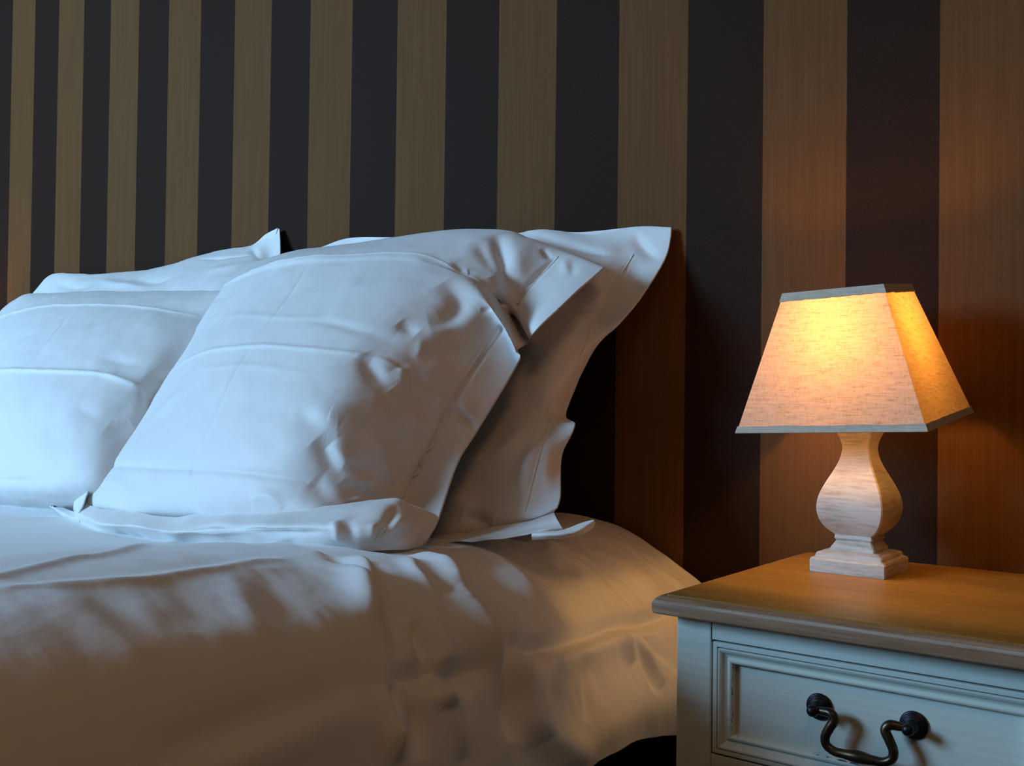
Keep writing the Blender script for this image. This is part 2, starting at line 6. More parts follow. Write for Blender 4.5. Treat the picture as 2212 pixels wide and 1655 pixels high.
CREASES={"p1":[[[[1.1621,-0.1636,0.4159],[1.3013,-0.1972,0.4311],[1.4192,-0.2149,0.4374],[1.5605,-0.2222,0.4311],[1.6665,-0.2259,0.4235],[1.7325,-0.2257,0.4134],[1.7879,-0.2323,0.3909],[1.8305,-0.2292,0.3696],[1.8692,-0.2503,0.3379],[1.8856,-0.2519,0.3033]],0.0012,0.003],[[[1.2023,-0.309,0.2403],[1.3554,-0.3581,0.2705],[1.5281,-0.3942,0.2768],[1.6562,-0.4157,0.2707],[1.7452,-0.4118,0.2626],[1.8008,-0.3864,0.2504],[1.8334,-0.3606,0.2229],[1.861,-0.3252,0.192],[1.8915,-0.3036,0.162]],0.0022,0.0038],[[[1.164,-0.4207,0.0811],[1.3881,-0.4852,0.0947],[1.5521,-0.5108,0.1012],[1.6661,-0.521,0.1032],[1.7413,-0.5161,0.1012],[1.7985,-0.4913,0.0922],[1.8201,-0.4583,0.0845]],-0.0025,0.006],[[[1.4687,-0.2247,0.4313],[1.5066,-0.3078,0.3572],[1.5285,-0.3722,0.3001],[1.5312,-0.3948,0.2768]],-0.0012,0.004],[[[1.5312,-0.3948,0.2768],[1.5454,-0.4349,0.2313],[1.5555,-0.469,0.1842],[1.5581,-0.4943,0.1396],[1.5548,-0.5111,0.1013],[1.5882,-0.525,0.0492]],-0.0016,0.005],[[[1.1753,-0.2281,0.3383],[1.4711,-0.3333,0.3278],[1.6628,-0.371,0.3131],[1.7717,-0.3596,0.3028]],0.0012,0.006],[[[1.3428,-0.3749,0.2411],[1.5455,-0.4238,0.2456],[1.6919,-0.4453,0.2366],[1.7576,-0.4399,0.2299]],0.001,0.006],[[[1.7883,-0.1384,0.4572],[1.8181,-0.1668,0.4298],[1.8427,-0.1827,0.4018],[1.8523,-0.1825,0.3724],[1.8668,-0.178,0.347]],-0.0156,0.0135],[[[1.7749,-0.1681,0.4433],[1.8014,-0.1858,0.4219],[1.8312,-0.1966,0.3981],[1.8501,-0.1869,0.3709]],-0.0072,0.0135],[[[1.786,-0.2285,0.394],[1.7959,-0.2138,0.4011],[1.8188,-0.208,0.3955],[1.8368,-0.2093,0.3801]],-0.0072,0.0189],[[[1.772,-0.2174,0.4068],[1.8041,-0.2346,0.3826],[1.8198,-0.2336,0.3748]],-0.0042,0.00945],[[[1.8353,-0.2224,0.3684],[1.8432,-0.2043,0.3636],[1.849,-0.1854,0.3495]],0.0036,0.0081],[[[1.867,-0.1272,0.4283],[1.8822,-0.1306,0.414],[1.8925,-0.1272,0.4117]],-0.004,0.005],[[[1.904,-0.1256,0.4092],[1.9172,-0.1353,0.396],[1.9292,-0.1453,0.385]],0.003,0.0081],[[[1.9184,-0.1277,0.4034],[1.9335,-0.1432,0.3865],[1.9413,-0.1536,0.3768]],-0.0024,0.0081],[[[1.8653,-0.1793,0.3449],[1.8958,-0.1994,0.3268],[1.9243,-0.2261,0.3084]],-0.003,0.0135],[[[1.7989,-0.2737,0.3654],[1.8282,-0.277,0.3493],[1.8396,-0.2859,0.3288],[1.8354,-0.3047,0.3088],[1.82,-0.3243,0.3028]],-0.0096,0.01755],[[[1.7921,-0.3556,0.2929],[1.8129,-0.3448,0.2855],[1.8299,-0.3262,0.2867],[1.8483,-0.2936,0.3049],[1.8616,-0.2678,0.3248]],0.006,0.01755],[[[1.7865,-0.3469,0.3065],[1.8001,-0.3457,0.2971],[1.8143,-0.3413,0.2883]],-0.0054,0.0108],[[[1.8633,-0.266,0.3252],[1.8774,-0.259,0.3273]],-0.003,0.004],[[[1.8509,-0.2876,0.31],[1.8512,-0.3046,0.2795],[1.8466,-0.325,0.2528]],-0.003,0.0189],[[[1.8176,-0.345,0.2794],[1.8242,-0.3461,0.2675],[1.8236,-0.3567,0.253]],0.0024,0.0081],[[[1.7988,-0.3851,0.2539],[1.8182,-0.3724,0.2412],[1.8406,-0.351,0.2189],[1.8605,-0.3268,0.1894]],-0.0042,0.0081],[[[1.7986,-0.3827,0.2568],[1.8197,-0.3691,0.2429],[1.841,-0.3489,0.2218],[1.8615,-0.3235,0.1947]],0.003,0.0081],[[[1.7712,-0.4029,0.2588],[1.7874,-0.4048,0.2447],[1.8052,-0.4035,0.228],[1.8188,-0.3956,0.213]],-0.009,0.01485],[[[1.7847,-0.3984,0.2532],[1.8055,-0.3933,0.2376],[1.819,-0.3889,0.2196]],0.003,0.0135],[[[1.8142,-0.3777,0.2419],[1.8212,-0.3763,0.2299],[1.8289,-0.3756,0.2109]],0.0066,0.01215],[[[1.8229,-0.3665,0.2399],[1.8299,-0.3677,0.2206],[1.8346,-0.3727,0.1972]],-0.0054,0.01215],[[[1.8214,-0.3966,0.2058],[1.8242,-0.4004,0.1939],[1.8278,-0.3967,0.1847]],-0.0036,0.0081],[[[1.8531,-0.3339,0.2045],[1.8531,-0.3391,0.189],[1.8505,-0.3481,0.1736]],0.0054,0.00945],[[[1.8587,-0.3266,0.198],[1.8569,-0.334,0.1846],[1.8553,-0.3414,0.1684]],-0.0042,0.00945],[[[1.8392,-0.3686,0.1846],[1.8398,-0.3718,0.1724],[1.8392,-0.3777,0.1595]],0.0048,0.00945],[[[1.8433,-0.3503,0.2095],[1.8432,-0.358,0.1898],[1.8444,-0.3612,0.1713]],-0.0036,0.0108],[[[1.8124,-0.4277,0.1963],[1.8198,-0.4354,0.1723],[1.8177,-0.4501,0.1478],[1.8145,-0.4598,0.1249]],-0.0042,0.027],[[[1.7338,-0.4804,0.1848],[1.7659,-0.4835,0.17],[1.7841,-0.4801,0.1614],[1.798,-0.4701,0.1615]],-0.0054,0.0189],[[[1.7353,-0.4749,0.193],[1.7718,-0.4755,0.1808],[1.7996,-0.4648,0.1699]],0.0036,0.0189],[[[1.7767,-0.4893,0.1474],[1.7886,-0.4856,0.1361],[1.8003,-0.4796,0.1215],[1.8123,-0.4683,0.1011]],-0.0072,0.0135],[[[1.7953,-0.4783,0.1438],[1.8077,-0.4706,0.125],[1.8143,-0.4618,0.1104],[1.8187,-0.4531,0.1024]],0.0084,0.0135],[[[1.8106,-0.4672,0.1209],[1.8153,-0.4589,0.1154],[1.8211,-0.4445,0.1112],[1.8276,-0.4259,0.1114]],-0.0072,0.0108],[[[1.8125,-0.4714,0.092],[1.8188,-0.4613,0.0851],[1.829,-0.443,0.0752],[1.8339,-0.4308,0.0682]],-0.0066,0.00945],[[[1.813,-0.4677,0.0983],[1.8197,-0.4532,0.0946],[1.8252,-0.439,0.0933],[1.8298,-0.4224,0.0916]],0.0048,0.01215],[[[1.8204,-0.4595,0.0827],[1.8265,-0.457,0.073],[1.8323,-0.4608,0.0648]],0.0072,0.01215],[[[1.7843,-0.5001,0.0968],[1.804,-0.4949,0.081],[1.8276,-0.4844,0.0625]],-0.0048,0.0162],[[[1.7928,-0.4929,0.0998],[1.81,-0.4826,0.084],[1.8292,-0.4733,0.0645]],0.0036,0.0162],[[[1.8277,-0.4229,0.1224],[1.8318,-0.4106,0.1069],[1.8338,-0.4024,0.0915]],0.0072,0.0108],[[[1.8302,-0.4156,0.1229],[1.8338,-0.4022,0.1099],[1.8356,-0.3955,0.0945]],-0.0054,0.00945],[[[1.8241,-0.4318,0.1478],[1.8283,-0.4182,0.1363],[1.8312,-0.4116,0.1276]],0.003,0.0108],[[[1.8317,-0.3967,0.1665],[1.8323,-0.4053,0.1406],[1.8318,-0.4096,0.1269]],-0.003,0.0135],[[[1.8381,-0.382,0.1564],[1.8362,-0.3932,0.1328],[1.835,-0.3975,0.1112]],-0.0036,0.0162],[[[1.8616,-0.3246,0.1914],[1.8752,-0.3142,0.1767],[1.8915,-0.3036,0.162]],-0.009,0.005],[[[1.8691,-0.307,0.2096],[1.8728,-0.3112,0.1892],[1.8802,-0.31,0.1743]],0.003,0.0135],[[[1.8779,-0.2716,0.2646],[1.872,-0.2862,0.2484],[1.8737,-0.2933,0.2272]],0.0024,0.0135],[[[1.3997,-0.4145,0.2104],[1.3469,-0.4103,0.1891],[1.3111,-0.4123,0.1658]],0.003,0.02],[[[1.6242,-0.3706,0.3128],[1.6909,-0.3785,0.3053],[1.7467,-0.38,0.2939],[1.7953,-0.3655,0.2793]],-0.003,0.009],[[[1.8952,-0.1231,0.4149],[1.8767,-0.1544,0.3823],[1.8602,-0.1816,0.3406],[1.8868,-0.251,0.2983],[1.872,-0.2862,0.2484],[1.8615,-0.3222,0.1983],[1.8519,-0.3581,0.1308],[1.8456,-0.3746,0.1023],[1.8436,-0.3944,0.0686]],-0.0055,0.0045],[[[1.7052,-0.5297,0.0668],[1.72,-0.5276,0.0759],[1.7445,-0.5248,0.0741],[1.7605,-0.5238,0.0615]],0.003,0.008],[[[1.2194,-0.4505,0.0671],[1.3556,-0.4943,0.0641],[1.4375,-0.5146,0.0362]],0.002,0.012]],"p2":[[[[1.7862,-0.0262,0.4639],[1.8617,-0.0442,0.4429],[1.9266,-0.051,0.4264],[1.9664,-0.0306,0.4245]],-0.006,0.008],[[[1.9624,-0.0148,0.4593],[1.9677,-0.0192,0.4448],[1.9918,-0.0256,0.4243],[2.0137,-0.0309,0.4108]],-0.006,0.01],[[[1.9664,-0.0306,0.4245],[1.9659,-0.0625,0.3903],[1.9617,-0.0933,0.3537],[1.953,-0.1101,0.3254]],-0.0013,0.004],[[[1.9647,-0.0488,0.4052],[1.9896,-0.0606,0.3835],[1.9961,-0.0791,0.3607]],-0.008,0.014],[[[1.931,-0.0597,0.4137],[1.9393,-0.0832,0.3762],[1.9294,-0.1064,0.3473]],0.007,0.016],[[[1.9003,-0.1109,0.3484],[1.9421,-0.1117,0.3296],[1.9807,-0.1103,0.3181]],-0.007,0.008],[[[1.9531,-0.1134,0.3192],[1.9475,-0.1365,0.2714],[1.9351,-0.1474,0.2249],[1.9289,-0.1559,0.1889]],-0.0012,0.004],[[[1.8677,-0.2016,0.2028],[1.9052,-0.1991,0.201],[1.9288,-0.1843,0.1911],[1.9723,-0.1961,0.1707]],-0.007,0.009],[[[1.9331,-0.1938,0.18],[1.9425,-0.2261,0.1395],[1.95,-0.2561,0.0979],[1.9558,-0.2837,0.0507]],-0.0013,0.005],[[[1.8822,-0.2609,0.1129],[1.8986,-0.2412,0.14],[1.9149,-0.2106,0.1768]],0.005,0.02],[[[1.7854,-0.2478,0.1343],[1.8616,-0.2553,0.1231],[1.9132,-0.2384,0.1403]],0.006,0.02],[[[1.8624,-0.2957,0.0456],[1.8876,-0.2966,0.0377],[1.9096,-0.2938,0.0327]],-0.01,0.012],[[[1.9402,-0.2733,0.0797],[1.9374,-0.2494,0.1154],[1.9376,-0.2292,0.1397]],0.005,0.012],[[[1.8141,-0.2909,0.0621],[1.8591,-0.2917,0.0571],[1.8793,-0.2964,0.0406]],0.006,0.018],[[[1.9485,-0.212,0.1524],[1.9583,-0.2387,0.109],[1.9761,-0.2541,0.0813]],0.006,0.014],[[[1.7827,-0.0939,0.3782],[1.8533,-0.1068,0.3574],[1.9069,-0.1198,0.3345]],0.005,0.02]],"p3":[[[[0.2159,-0.1429,0.3807],[0.4196,-0.2008,0.3823],[0.6057,-0.2133,0.3913],[0.7725,-0.2237,0.3864],[0.8932,-0.2251,0.3819],[1.0257,-0.2288,0.369],[1.1456,-0.2093,0.3472]],0.003,0.0045],[[[0.3724,-0.2882,0.2511],[0.7297,-0.3798,0.2469],[0.8751,-0.4002,0.2447],[1.0077,-0.4002,0.243],[1.1157,-0.3888,0.2359],[1.2013,-0.3669,0.2122],[1.22,-0.3419,0.1953]],0.0035,0.005],[[[0.7577,-0.23,0.383],[0.848,-0.3335,0.3076],[0.8751,-0.4002,0.2447],[0.8926,-0.4506,0.1739]],-0.0014,0.0045],[[[0.8608,-0.497,0.0467],[1.0741,-0.5063,0.0572],[1.2374,-0.4854,0.0649]],-0.0016,0.005],[[[1.0667,-0.3646,0.2693],[1.1309,-0.3588,0.2588],[1.1848,-0.3408,0.2501]],-0.0042,0.0144],[[[1.117,-0.3769,0.2461],[1.1522,-0.3819,0.2292],[1.199,-0.3664,0.2147],[1.2144,-0.3518,0.2029]],0.0048,0.012],[[[1.1939,-0.3672,0.2184],[1.212,-0.3598,0.2036],[1.2254,-0.3589,0.1803]],-0.0054,0.012],[[[1.1228,-0.439,0.1858],[1.1775,-0.4384,0.1668],[1.2033,-0.4188,0.1687],[1.2161,-0.3885,0.1807]],-0.0036,0.0168],[[[1.2125,-0.4341,0.1485],[1.2284,-0.4207,0.1424],[1.2342,-0.3987,0.149]],-0.003,0.0216],[[[1.193,-0.3404,0.2424],[1.2052,-0.3333,0.2299],[1.212,-0.3153,0.2301]],-0.0042,0.0144],[[[0.9961,-0.2103,0.3822],[1.0853,-0.2189,0.3608],[1.1354,-0.1923,0.3644]],-0.0024,0.024],[[[1.0701,-0.3934,0.2422],[1.1502,-0.3961,0.2179],[1.2099,-0.3894,0.1867]],0.0024,0.024]],"p4":[[[[0.283,-0.0294,0.4845],[0.4497,-0.0632,0.4561],[0.5673,-0.0721,0.4523]],-0.005,0.016],[[[0.5152,-0.0425,0.4744],[0.6491,-0.0771,0.4499],[0.8278,-0.0993,0.4349]],0.005,0.014],[[[1.0506,-0.0207,0.5086],[1.1031,-0.0456,0.4841],[1.1235,-0.0415,0.4745]],-0.005,0.008],[[[0.8779,-0.0305,0.4938],[0.9991,-0.0495,0.4867],[1.0826,-0.0449,0.4883],[1.097,-0.034,0.4956]],-0.003,0.005],[[[0.6781,-0.0593,0.4627],[0.8058,-0.0855,0.4457],[0.9036,-0.0932,0.4462]],-0.005,0.016],[[[0.9911,-0.0891,0.4553],[1.0731,-0.0824,0.46],[1.1104,-0.0576,0.4728]],0.004,0.014]],"p1f":[[[[1.6035,-0.5642,0.0248],[1.6641,-0.5622,0.0364],[1.7392,-0.5699,0.0411],[1.8215,-0.5685,0.0472],[1.8778,-0.5608,0.0501]],-0.0048,0.0054],[[[1.7362,-0.5674,0.0362],[1.8008,-0.5647,0.0379],[1.8645,-0.5626,0.0456],[1.89,-0.5583,0.0489]],-0.0043,0.0046],[[[1.8803,-0.5509,0.0593],[1.8946,-0.5571,0.0497],[1.8899,-0.5535,0.037]],0.0048,0.0077],[[[1.8924,-0.5443,0.0623],[1.9084,-0.5521,0.0513],[1.9023,-0.5493,0.036]],-0.0038,0.0092],[[[1.9264,-0.5336,0.0605],[1.9298,-0.5352,0.0504],[1.9274,-0.5338,0.0388]],0.0048,0.0069],[[[1.9241,-0.489,0.0782],[1.9375,-0.5161,0.0627],[1.9345,-0.5277,0.0502],[1.9287,-0.5315,0.0383]],-0.0067,0.0077],[[[1.9372,-0.4931,0.0665],[1.9409,-0.5165,0.0538],[1.9363,-0.5219,0.042]],0.0048,0.0077],[[[1.9427,-0.4756,0.0525],[1.9458,-0.4983,0.0465],[1.9428,-0.5104,0.0409]],-0.0038,0.0069],[[[1.9397,-0.4685,0.0548],[1.944,-0.4768,0.04]],0.0024,0.0077],[[[1.614,-0.5646,0.0246],[1.6866,-0.5657,0.0312],[1.7633,-0.5677,0.0382]],0.0029,0.0046]],"duvet":[[[[1.9093,-0.6314,0.0384],[1.9662,-0.6426,0.033],[2.0257,-0.6596,0.0206],[2.0806,-0.6888,-0.0009],[2.1048,-0.7008,-0.0244]],0.01,0.022],[[[1.9459,-0.6314,0.0351],[2.0068,-0.6482,0.025],[2.0654,-0.6539,0.0054],[2.0976,-0.6712,-0.0176],[2.1178,-0.6829,-0.0454]],-0.0175,0.013],[[[1.951,-0.6149,0.0329],[2.0324,-0.6426,0.0171],[2.0838,-0.6539,-0.0057],[2.102,-0.6596,-0.0235]],0.01,0.018],[[[1.9612,-0.4976,0.0206],[2.0302,-0.5268,0.0067],[2.079,-0.5468,-0.0128],[2.0901,-0.5318,-0.0237]],0.022,0.019],[[[2.0507,-0.5219,-0.0015],[2.0947,-0.5268,-0.029],[2.119,-0.5418,-0.0612],[2.1377,-0.5468,-0.1021],[2.1478,-0.557,-0.1349]],-0.0484,0.01235],[[[2.0672,-0.517,-0.0095],[2.0991,-0.5121,-0.036],[2.119,-0.517,-0.0645],[2.1367,-0.5121,-0.1025],[2.1509,-0.5072,-0.1467]],0.0216,0.0252],[[[2.0654,-0.5672,-0.0026],[2.1048,-0.5621,-0.0365],[2.1249,-0.557,-0.0705],[2.1377,-0.5519,-0.1017]],0.0264,0.0171],[[[2.0257,-0.6149,0.017],[2.0601,-0.6314,0.006],[2.0854,-0.6426,-0.0078],[2.1166,-0.6314,-0.047]],-0.0176,0.0152],[[[2.0689,-0.6258,0.0015],[2.1005,-0.6258,-0.0245],[2.1237,-0.6314,-0.0605],[2.1357,-0.6426,-0.0888]],0.0176,0.0171],[[[1.9381,-0.388,0.018],[2.0117,-0.4045,-0.0014],[2.0637,-0.4128,-0.0256],[2.0976,-0.4213,-0.052]],0.0132,0.019],[[[1.9303,-0.3315,0.0163],[1.9943,-0.3355,-0.0001],[2.0468,-0.3435,-0.0265]],-0.009,0.0168],[[[1.9251,-0.4341,0.021],[2.0092,-0.4472,0.0047],[2.0672,-0.4605,-0.0181]],-0.0132,0.0152],[[[1.9224,-0.2185,0.0105],[2.0068,-0.251,-0.0082],[2.0689,-0.2809,-0.0448]],0.0072,0.0168],[[[1.9355,-0.1453,0.0107],[2.0188,-0.1904,-0.0145],[2.0806,-0.2364,-0.0551]],-0.0054,0.0147],[[[1.979,-0.6149,0.0283],[2.0324,-0.6482,0.0176],[2.0689,-0.677,0.0053],[2.087,-0.7008,-0.0053]],0.01,0.014],[[[2.0901,-0.4472,-0.038],[2.1088,-0.4472,-0.0606],[2.1249,-0.4516,-0.0861],[2.1387,-0.465,-0.1124]],0.009,0.0168],[[[2.0854,-0.6258,-0.0092],[2.1088,-0.6426,-0.0339],[2.1202,-0.6482,-0.0522]],-0.0154,0.0114],[[[2.1237,-0.6829,-0.0568],[2.1357,-0.6829,-0.0867],[2.1444,-0.6888,-0.1178]],-0.011,0.0114],[[[2.1271,-0.6369,-0.0672],[2.1387,-0.6314,-0.0991],[2.1478,-0.6314,-0.1331]],0.011,0.0133],[[[1.9688,-0.2292,0.0038],[2.0448,-0.2547,-0.0275],[2.0917,-0.2734,-0.0658]],-0.0036,0.0105],[[[1.9892,-0.6426,0.0286],[2.0408,-0.6712,0.0162],[2.0854,-0.7008,-0.0039]],0.00875,0.013],[[[1.979,-0.5881,0.0258],[2.0345,-0.6095,0.0136],[2.0806,-0.6204,-0.0061],[2.1005,-0.6314,-0.024]],-0.0132,0.0095],[[[1.9994,-0.4255,0.0056],[2.0507,-0.4384,-0.0136],[2.0901,-0.456,-0.0361]],-0.009,0.0105],[[[1.9816,-0.5418,0.0208],[2.0387,-0.5776,0.009],[2.0822,-0.5934,-0.0098]],0.011,0.01045],[[[2.114,-0.5519,-0.0515],[2.1128,-0.4428,-0.0675],[2.1034,-0.3556,-0.0733],[2.0991,-0.2809,-0.0741],[2.1005,-0.2114,-0.0766],[2.0991,-0.1191,-0.0788]],-0.018,0.0126],[[[2.1178,-0.4516,-0.0737],[2.1128,-0.3677,-0.0845],[2.1061,-0.2924,-0.0829],[2.1061,-0.2185,-0.0837]],0.0126,0.0189],[[[2.0991,-0.2809,-0.0741],[2.119,-0.2659,-0.102],[2.1367,-0.2621,-0.1284],[2.1523,-0.2696,-0.1526]],-0.0144,0.0105],[[[2.1034,-0.2771,-0.0796],[2.1271,-0.2547,-0.1144],[2.1478,-0.2473,-0.1466]],0.0144,0.0126],[[[2.102,-0.2621,-0.078],[2.1202,-0.222,-0.1039],[2.1426,-0.2009,-0.1407]],-0.0108,0.0105],[[[2.1034,-0.2809,-0.0795],[2.1166,-0.2924,-0.0979],[2.1271,-0.2886,-0.114]],0.0108,0.0105],[[[2.1293,-0.9393,-0.0664],[2.1293,-0.8838,-0.0664],[2.1271,-0.8153,-0.061],[2.126,-0.7542,-0.059],[2.126,-0.7187,-0.06]],0.012,0.022],[[[2.1237,-0.9565,-0.0535],[2.1237,-0.8989,-0.0536],[2.1237,-0.8348,-0.0534],[2.1214,-0.7601,-0.0492],[2.1202,-0.7068,-0.0485]],-0.012,0.022],[[[2.1202,-0.7068,-0.0485],[2.1214,-0.6539,-0.0541],[2.1237,-0.6314,-0.0605],[2.1226,-0.5672,-0.0647]],-0.022,0.0133],[[[2.1214,-0.7008,-0.0511],[2.1293,-0.7068,-0.0681],[2.1367,-0.7127,-0.0889]],-0.0176,0.00855],[[[2.1214,-0.7127,-0.0506],[2.1304,-0.7127,-0.0705],[2.1387,-0.7187,-0.0956],[2.1435,-0.7187,-0.1136]],0.0176,0.0114],[[[2.1202,-0.6426,-0.0527],[2.1282,-0.6426,-0.0693],[2.1346,-0.6426,-0.0857]],0.0132,0.00855],[[[2.1166,-0.388,-0.0861],[2.1357,-0.4045,-0.1144],[2.1516,-0.4255,-0.1472]],-0.0072,0.0084],[[[2.1377,-0.5519,-0.1017],[2.1462,-0.517,-0.1303],[2.1572,-0.4605,-0.1668],[2.16,-0.4128,-0.1921]],0.0144,0.021],[[[1.9355,-1.0291,0.0488],[1.9093,-0.9478,0.0506],[1.8653,-0.8621,0.0511],[1.8286,-0.7781,0.0477],[1.517,-0.4928,0.001],[1.5649,-0.4341,0.0007],[1.8909,-0.6149,0.0376]],0.0035,0.01],[[[1.1396,-0.6369,0.0051],[1.1519,-0.5318,0.0008],[1.233,-0.465,-0.0005],[1.3888,-0.4605,-0.0007]],0.004,0.012],[[[1.9484,-1.0013,0.0472],[1.9536,-0.9309,0.0458],[1.9662,-0.8551,0.0425],[1.9612,-0.7542,0.0404],[1.951,-0.6654,0.0372]],0.004,0.01],[[[1.9586,-0.9478,0.0452],[2.0211,-0.9309,0.0306],[2.0689,-0.9309,0.0115],[2.0991,-0.9393,-0.014]],0.004,0.02],[[[1.9561,-0.8348,0.0438],[2.0257,-0.8415,0.0279],[2.0672,-0.8621,0.0119]],-0.005,0.022],[[[1.979,-0.7364,0.0364],[2.0366,-0.7601,0.0221],[2.079,-0.7903,0.0039]],-0.006,0.02],[[[1.9662,-0.8989,0.0433],[2.0302,-0.9146,0.0274],[2.0706,-0.9227,0.0104]],-0.004,0.018],[[[1.9688,-0.7721,0.0398],[2.0507,-0.8027,0.0182],[2.0962,-0.8217,-0.011]],0.004,0.016]]}
SEAMS={"p1":[[[1.8952,-0.1231,0.4149],[1.879,-0.1543,0.3811],[1.8602,-0.1807,0.3428]],[[1.8868,-0.251,0.2983],[1.872,-0.2862,0.2484],[1.8615,-0.3222,0.1983]],[[1.8611,-0.3262,0.1888],[1.8519,-0.3581,0.1308],[1.8456,-0.3746,0.1023],[1.8413,-0.3949,0.071]]],"p2":[[[1.9675,-0.0304,0.4243],[1.9659,-0.0625,0.3903],[1.9617,-0.0933,0.3537],[1.9539,-0.109,0.3271]],[[1.9525,-0.1158,0.3149],[1.9475,-0.1365,0.2714],[1.9351,-0.1474,0.2249],[1.9289,-0.1573,0.1912]],[[1.9364,-0.1976,0.1769],[1.9425,-0.2261,0.1395],[1.95,-0.2561,0.0979],[1.9554,-0.2824,0.0544]]],"p1f":[[[1.9374,-0.5234,0.0539],[1.9332,-0.5286,0.0461],[1.9284,-0.53,0.0365]]]}
CAM=[2211.924928,0.651211,0.015843,0.012382,2.759146,-1.367597,0.20225]

# ---------------------------------------------------------------- camera, light, exposure
S = bpy.context.scene
COL = S.collection
FLOOR = -0.62                       # the nightstand top is the height 0; everything is lifted so that the floor is z = 0
UP = -FLOOR
def lift(v): return (v[0], v[1], v[2] + UP)

f_px, yaw, pitch, roll, cx, cy, cz = CAM
fw = Vector((-math.sin(yaw)*math.cos(pitch), math.cos(yaw)*math.cos(pitch), math.sin(pitch)))
r0 = Vector((math.cos(yaw), math.sin(yaw), 0)); u0 = r0.cross(fw)
rt = r0*math.cos(roll) + u0*math.sin(roll); upv = -r0*math.sin(roll) + u0*math.cos(roll)
cam = bpy.data.cameras.new('camera'); co = bpy.data.objects.new('camera', cam); COL.objects.link(co)
M = Matrix((rt, upv, -fw)).transposed().to_4x4(); M.translation = Vector((cx, cy, cz + UP))
co.matrix_world = M
cam.sensor_width = 36.0; cam.lens = 36.0*f_px/2212.0; cam.clip_start = 0.02
S.camera = co
S.view_settings.view_transform = 'Standard'; S.view_settings.look = 'None'
S.view_settings.gamma = 1.0; S.view_settings.use_curve_mapping = False
S.view_settings.exposure = 0.0
S.cycles.max_bounces = 6; S.cycles.diffuse_bounces = 4; S.cycles.caustics_reflective = False; S.cycles.caustics_refractive = False

W = bpy.data.worlds.new('world'); S.world = W; W.use_nodes = True
W.node_tree.nodes['Background'].inputs[0].default_value = (1.0, 0.56, 0.30, 1)
W.node_tree.nodes['Background'].inputs[1].default_value = 0.034

def area(name, loc, aim, sx, sy, power, col, spread=180):
    l = bpy.data.lights.new(name, 'AREA'); l.shape = 'RECTANGLE'; l.size = sx; l.size_y = sy
    l.energy = power; l.color = col; l.spread = math.radians(spread)
    o = bpy.data.objects.new(name, l); COL.objects.link(o); o.location = loc
    o.rotation_euler = (Vector(aim) - Vector(loc)).to_track_quat('-Z', 'Y').to_euler()
    return o
area('window_daylight', (-0.8, -3.30, 1.95), (1.3, 0, 0.8), 1.35, 1.3, 192, (0.37, 0.67, 1.0))
area('warm_fill_light', (3.3, -1.7, 2.6), (2.5, -1.0, 0), 0.7, 0.7, 6.6, (1.0, 0.50, 0.22))  # unseen warm fill added under the ceiling, no lamp is modelled there
BULB_POWER = 3.9; BULB_COLOR = (1.0, 0.49, 0.12)

# ---------------------------------------------------------------- numeric helpers
def cr(P, t):
    P = np.asarray(P, float); n = len(P); i = np.clip(np.floor(t).astype(int), 0, n-2); f = (t-i)
    g = lambda k: P[np.clip(k, 0, n-1)]
    sh = (-1,) + (1,)*(P.ndim-1)
    p0 = np.where((i-1 >= 0).reshape(sh), g(i-1), 2*g(i)-g(i+1))
    p3 = np.where((i+2 <= n-1).reshape(sh), g(i+2), 2*g(i+1)-g(i))
    p1, p2 = g(i), g(i+1); f = f.reshape(sh)
    return .5*((2*p1)+(-p0+p2)*f+(2*p0-5*p1+4*p2-p3)*f**2+(-p0+3*p1-3*p2+p3)*f**3)
def grid(N, nu, nv):
    N = np.asarray(N, float); r, c = N.shape[:2]
    A = cr(N, np.linspace(0, r-1, nv)); B = cr(A.transpose(1, 0, 2), np.linspace(0, c-1, nu))
    return B.transpose(1, 0, 2)
def normals(G):
    du = np.gradient(G, axis=1); dv = np.gradient(G, axis=0)
    n = np.cross(du, dv); n /= (np.linalg.norm(n, axis=2, keepdims=True) + 1e-12)
    return n
def polydist(P, L):
    """distance of points to a polyline and the parameter 0..1 along it"""
    L = np.asarray(L, float)
    if len(L) > 2: L = cr(L, np.linspace(0, len(L)-1, (len(L)-1)*5+1))
    seg = np.linalg.norm(np.diff(L, axis=0), axis=1); cum = np.concatenate([[0], np.cumsum(seg)]); T = cum[-1]
    best = np.full(len(P), 1e9); par = np.zeros(len(P))
    for k in range(len(L)-1):
        a, d = L[k], L[k+1]-L[k]; q = np.clip(((P-a)@d)/(d@d+1e-12), 0, 1)
        dd = np.linalg.norm(P-a-q[:, None]*d, axis=1); m = dd < best
        best[m] = dd[m]; par[m] = ((cum[k]+q*seg[k])/T)[m]
    return best, par
def crease(G, items, outward, extra=None, gain=1.0):
    n = normals(G)
    if (n.reshape(-1, 3).mean(0) @ np.asarray(outward)) < 0: n = -n
    P = G.reshape(-1, 3); H = np.zeros(len(P))
    for pts, a, w in items:
        L = np.asarray(pts); lo = L.min(0)-4*w-.01; hi = L.max(0)+4*w+.01
        m = np.all((P > lo) & (P < hi), axis=1)
        if not m.any(): continue
        d, t = polydist(P[m], L)
        taper = np.sin(np.pi*np.clip(t, .0, 1.0))**.9 if len(L) < 6 else np.clip(np.minimum(t, 1-t)*12, 0, 1)**.7
        q = np.sqrt((d/w)**2+.06)-.245
        H[m] += gain*a*(.3*np.exp(-1.5*q)+.7*np.exp(-(d/w)**2))*taper
    if extra is not None: H += extra
    return G + n*H.reshape(G.shape[:2]+(1,)), n
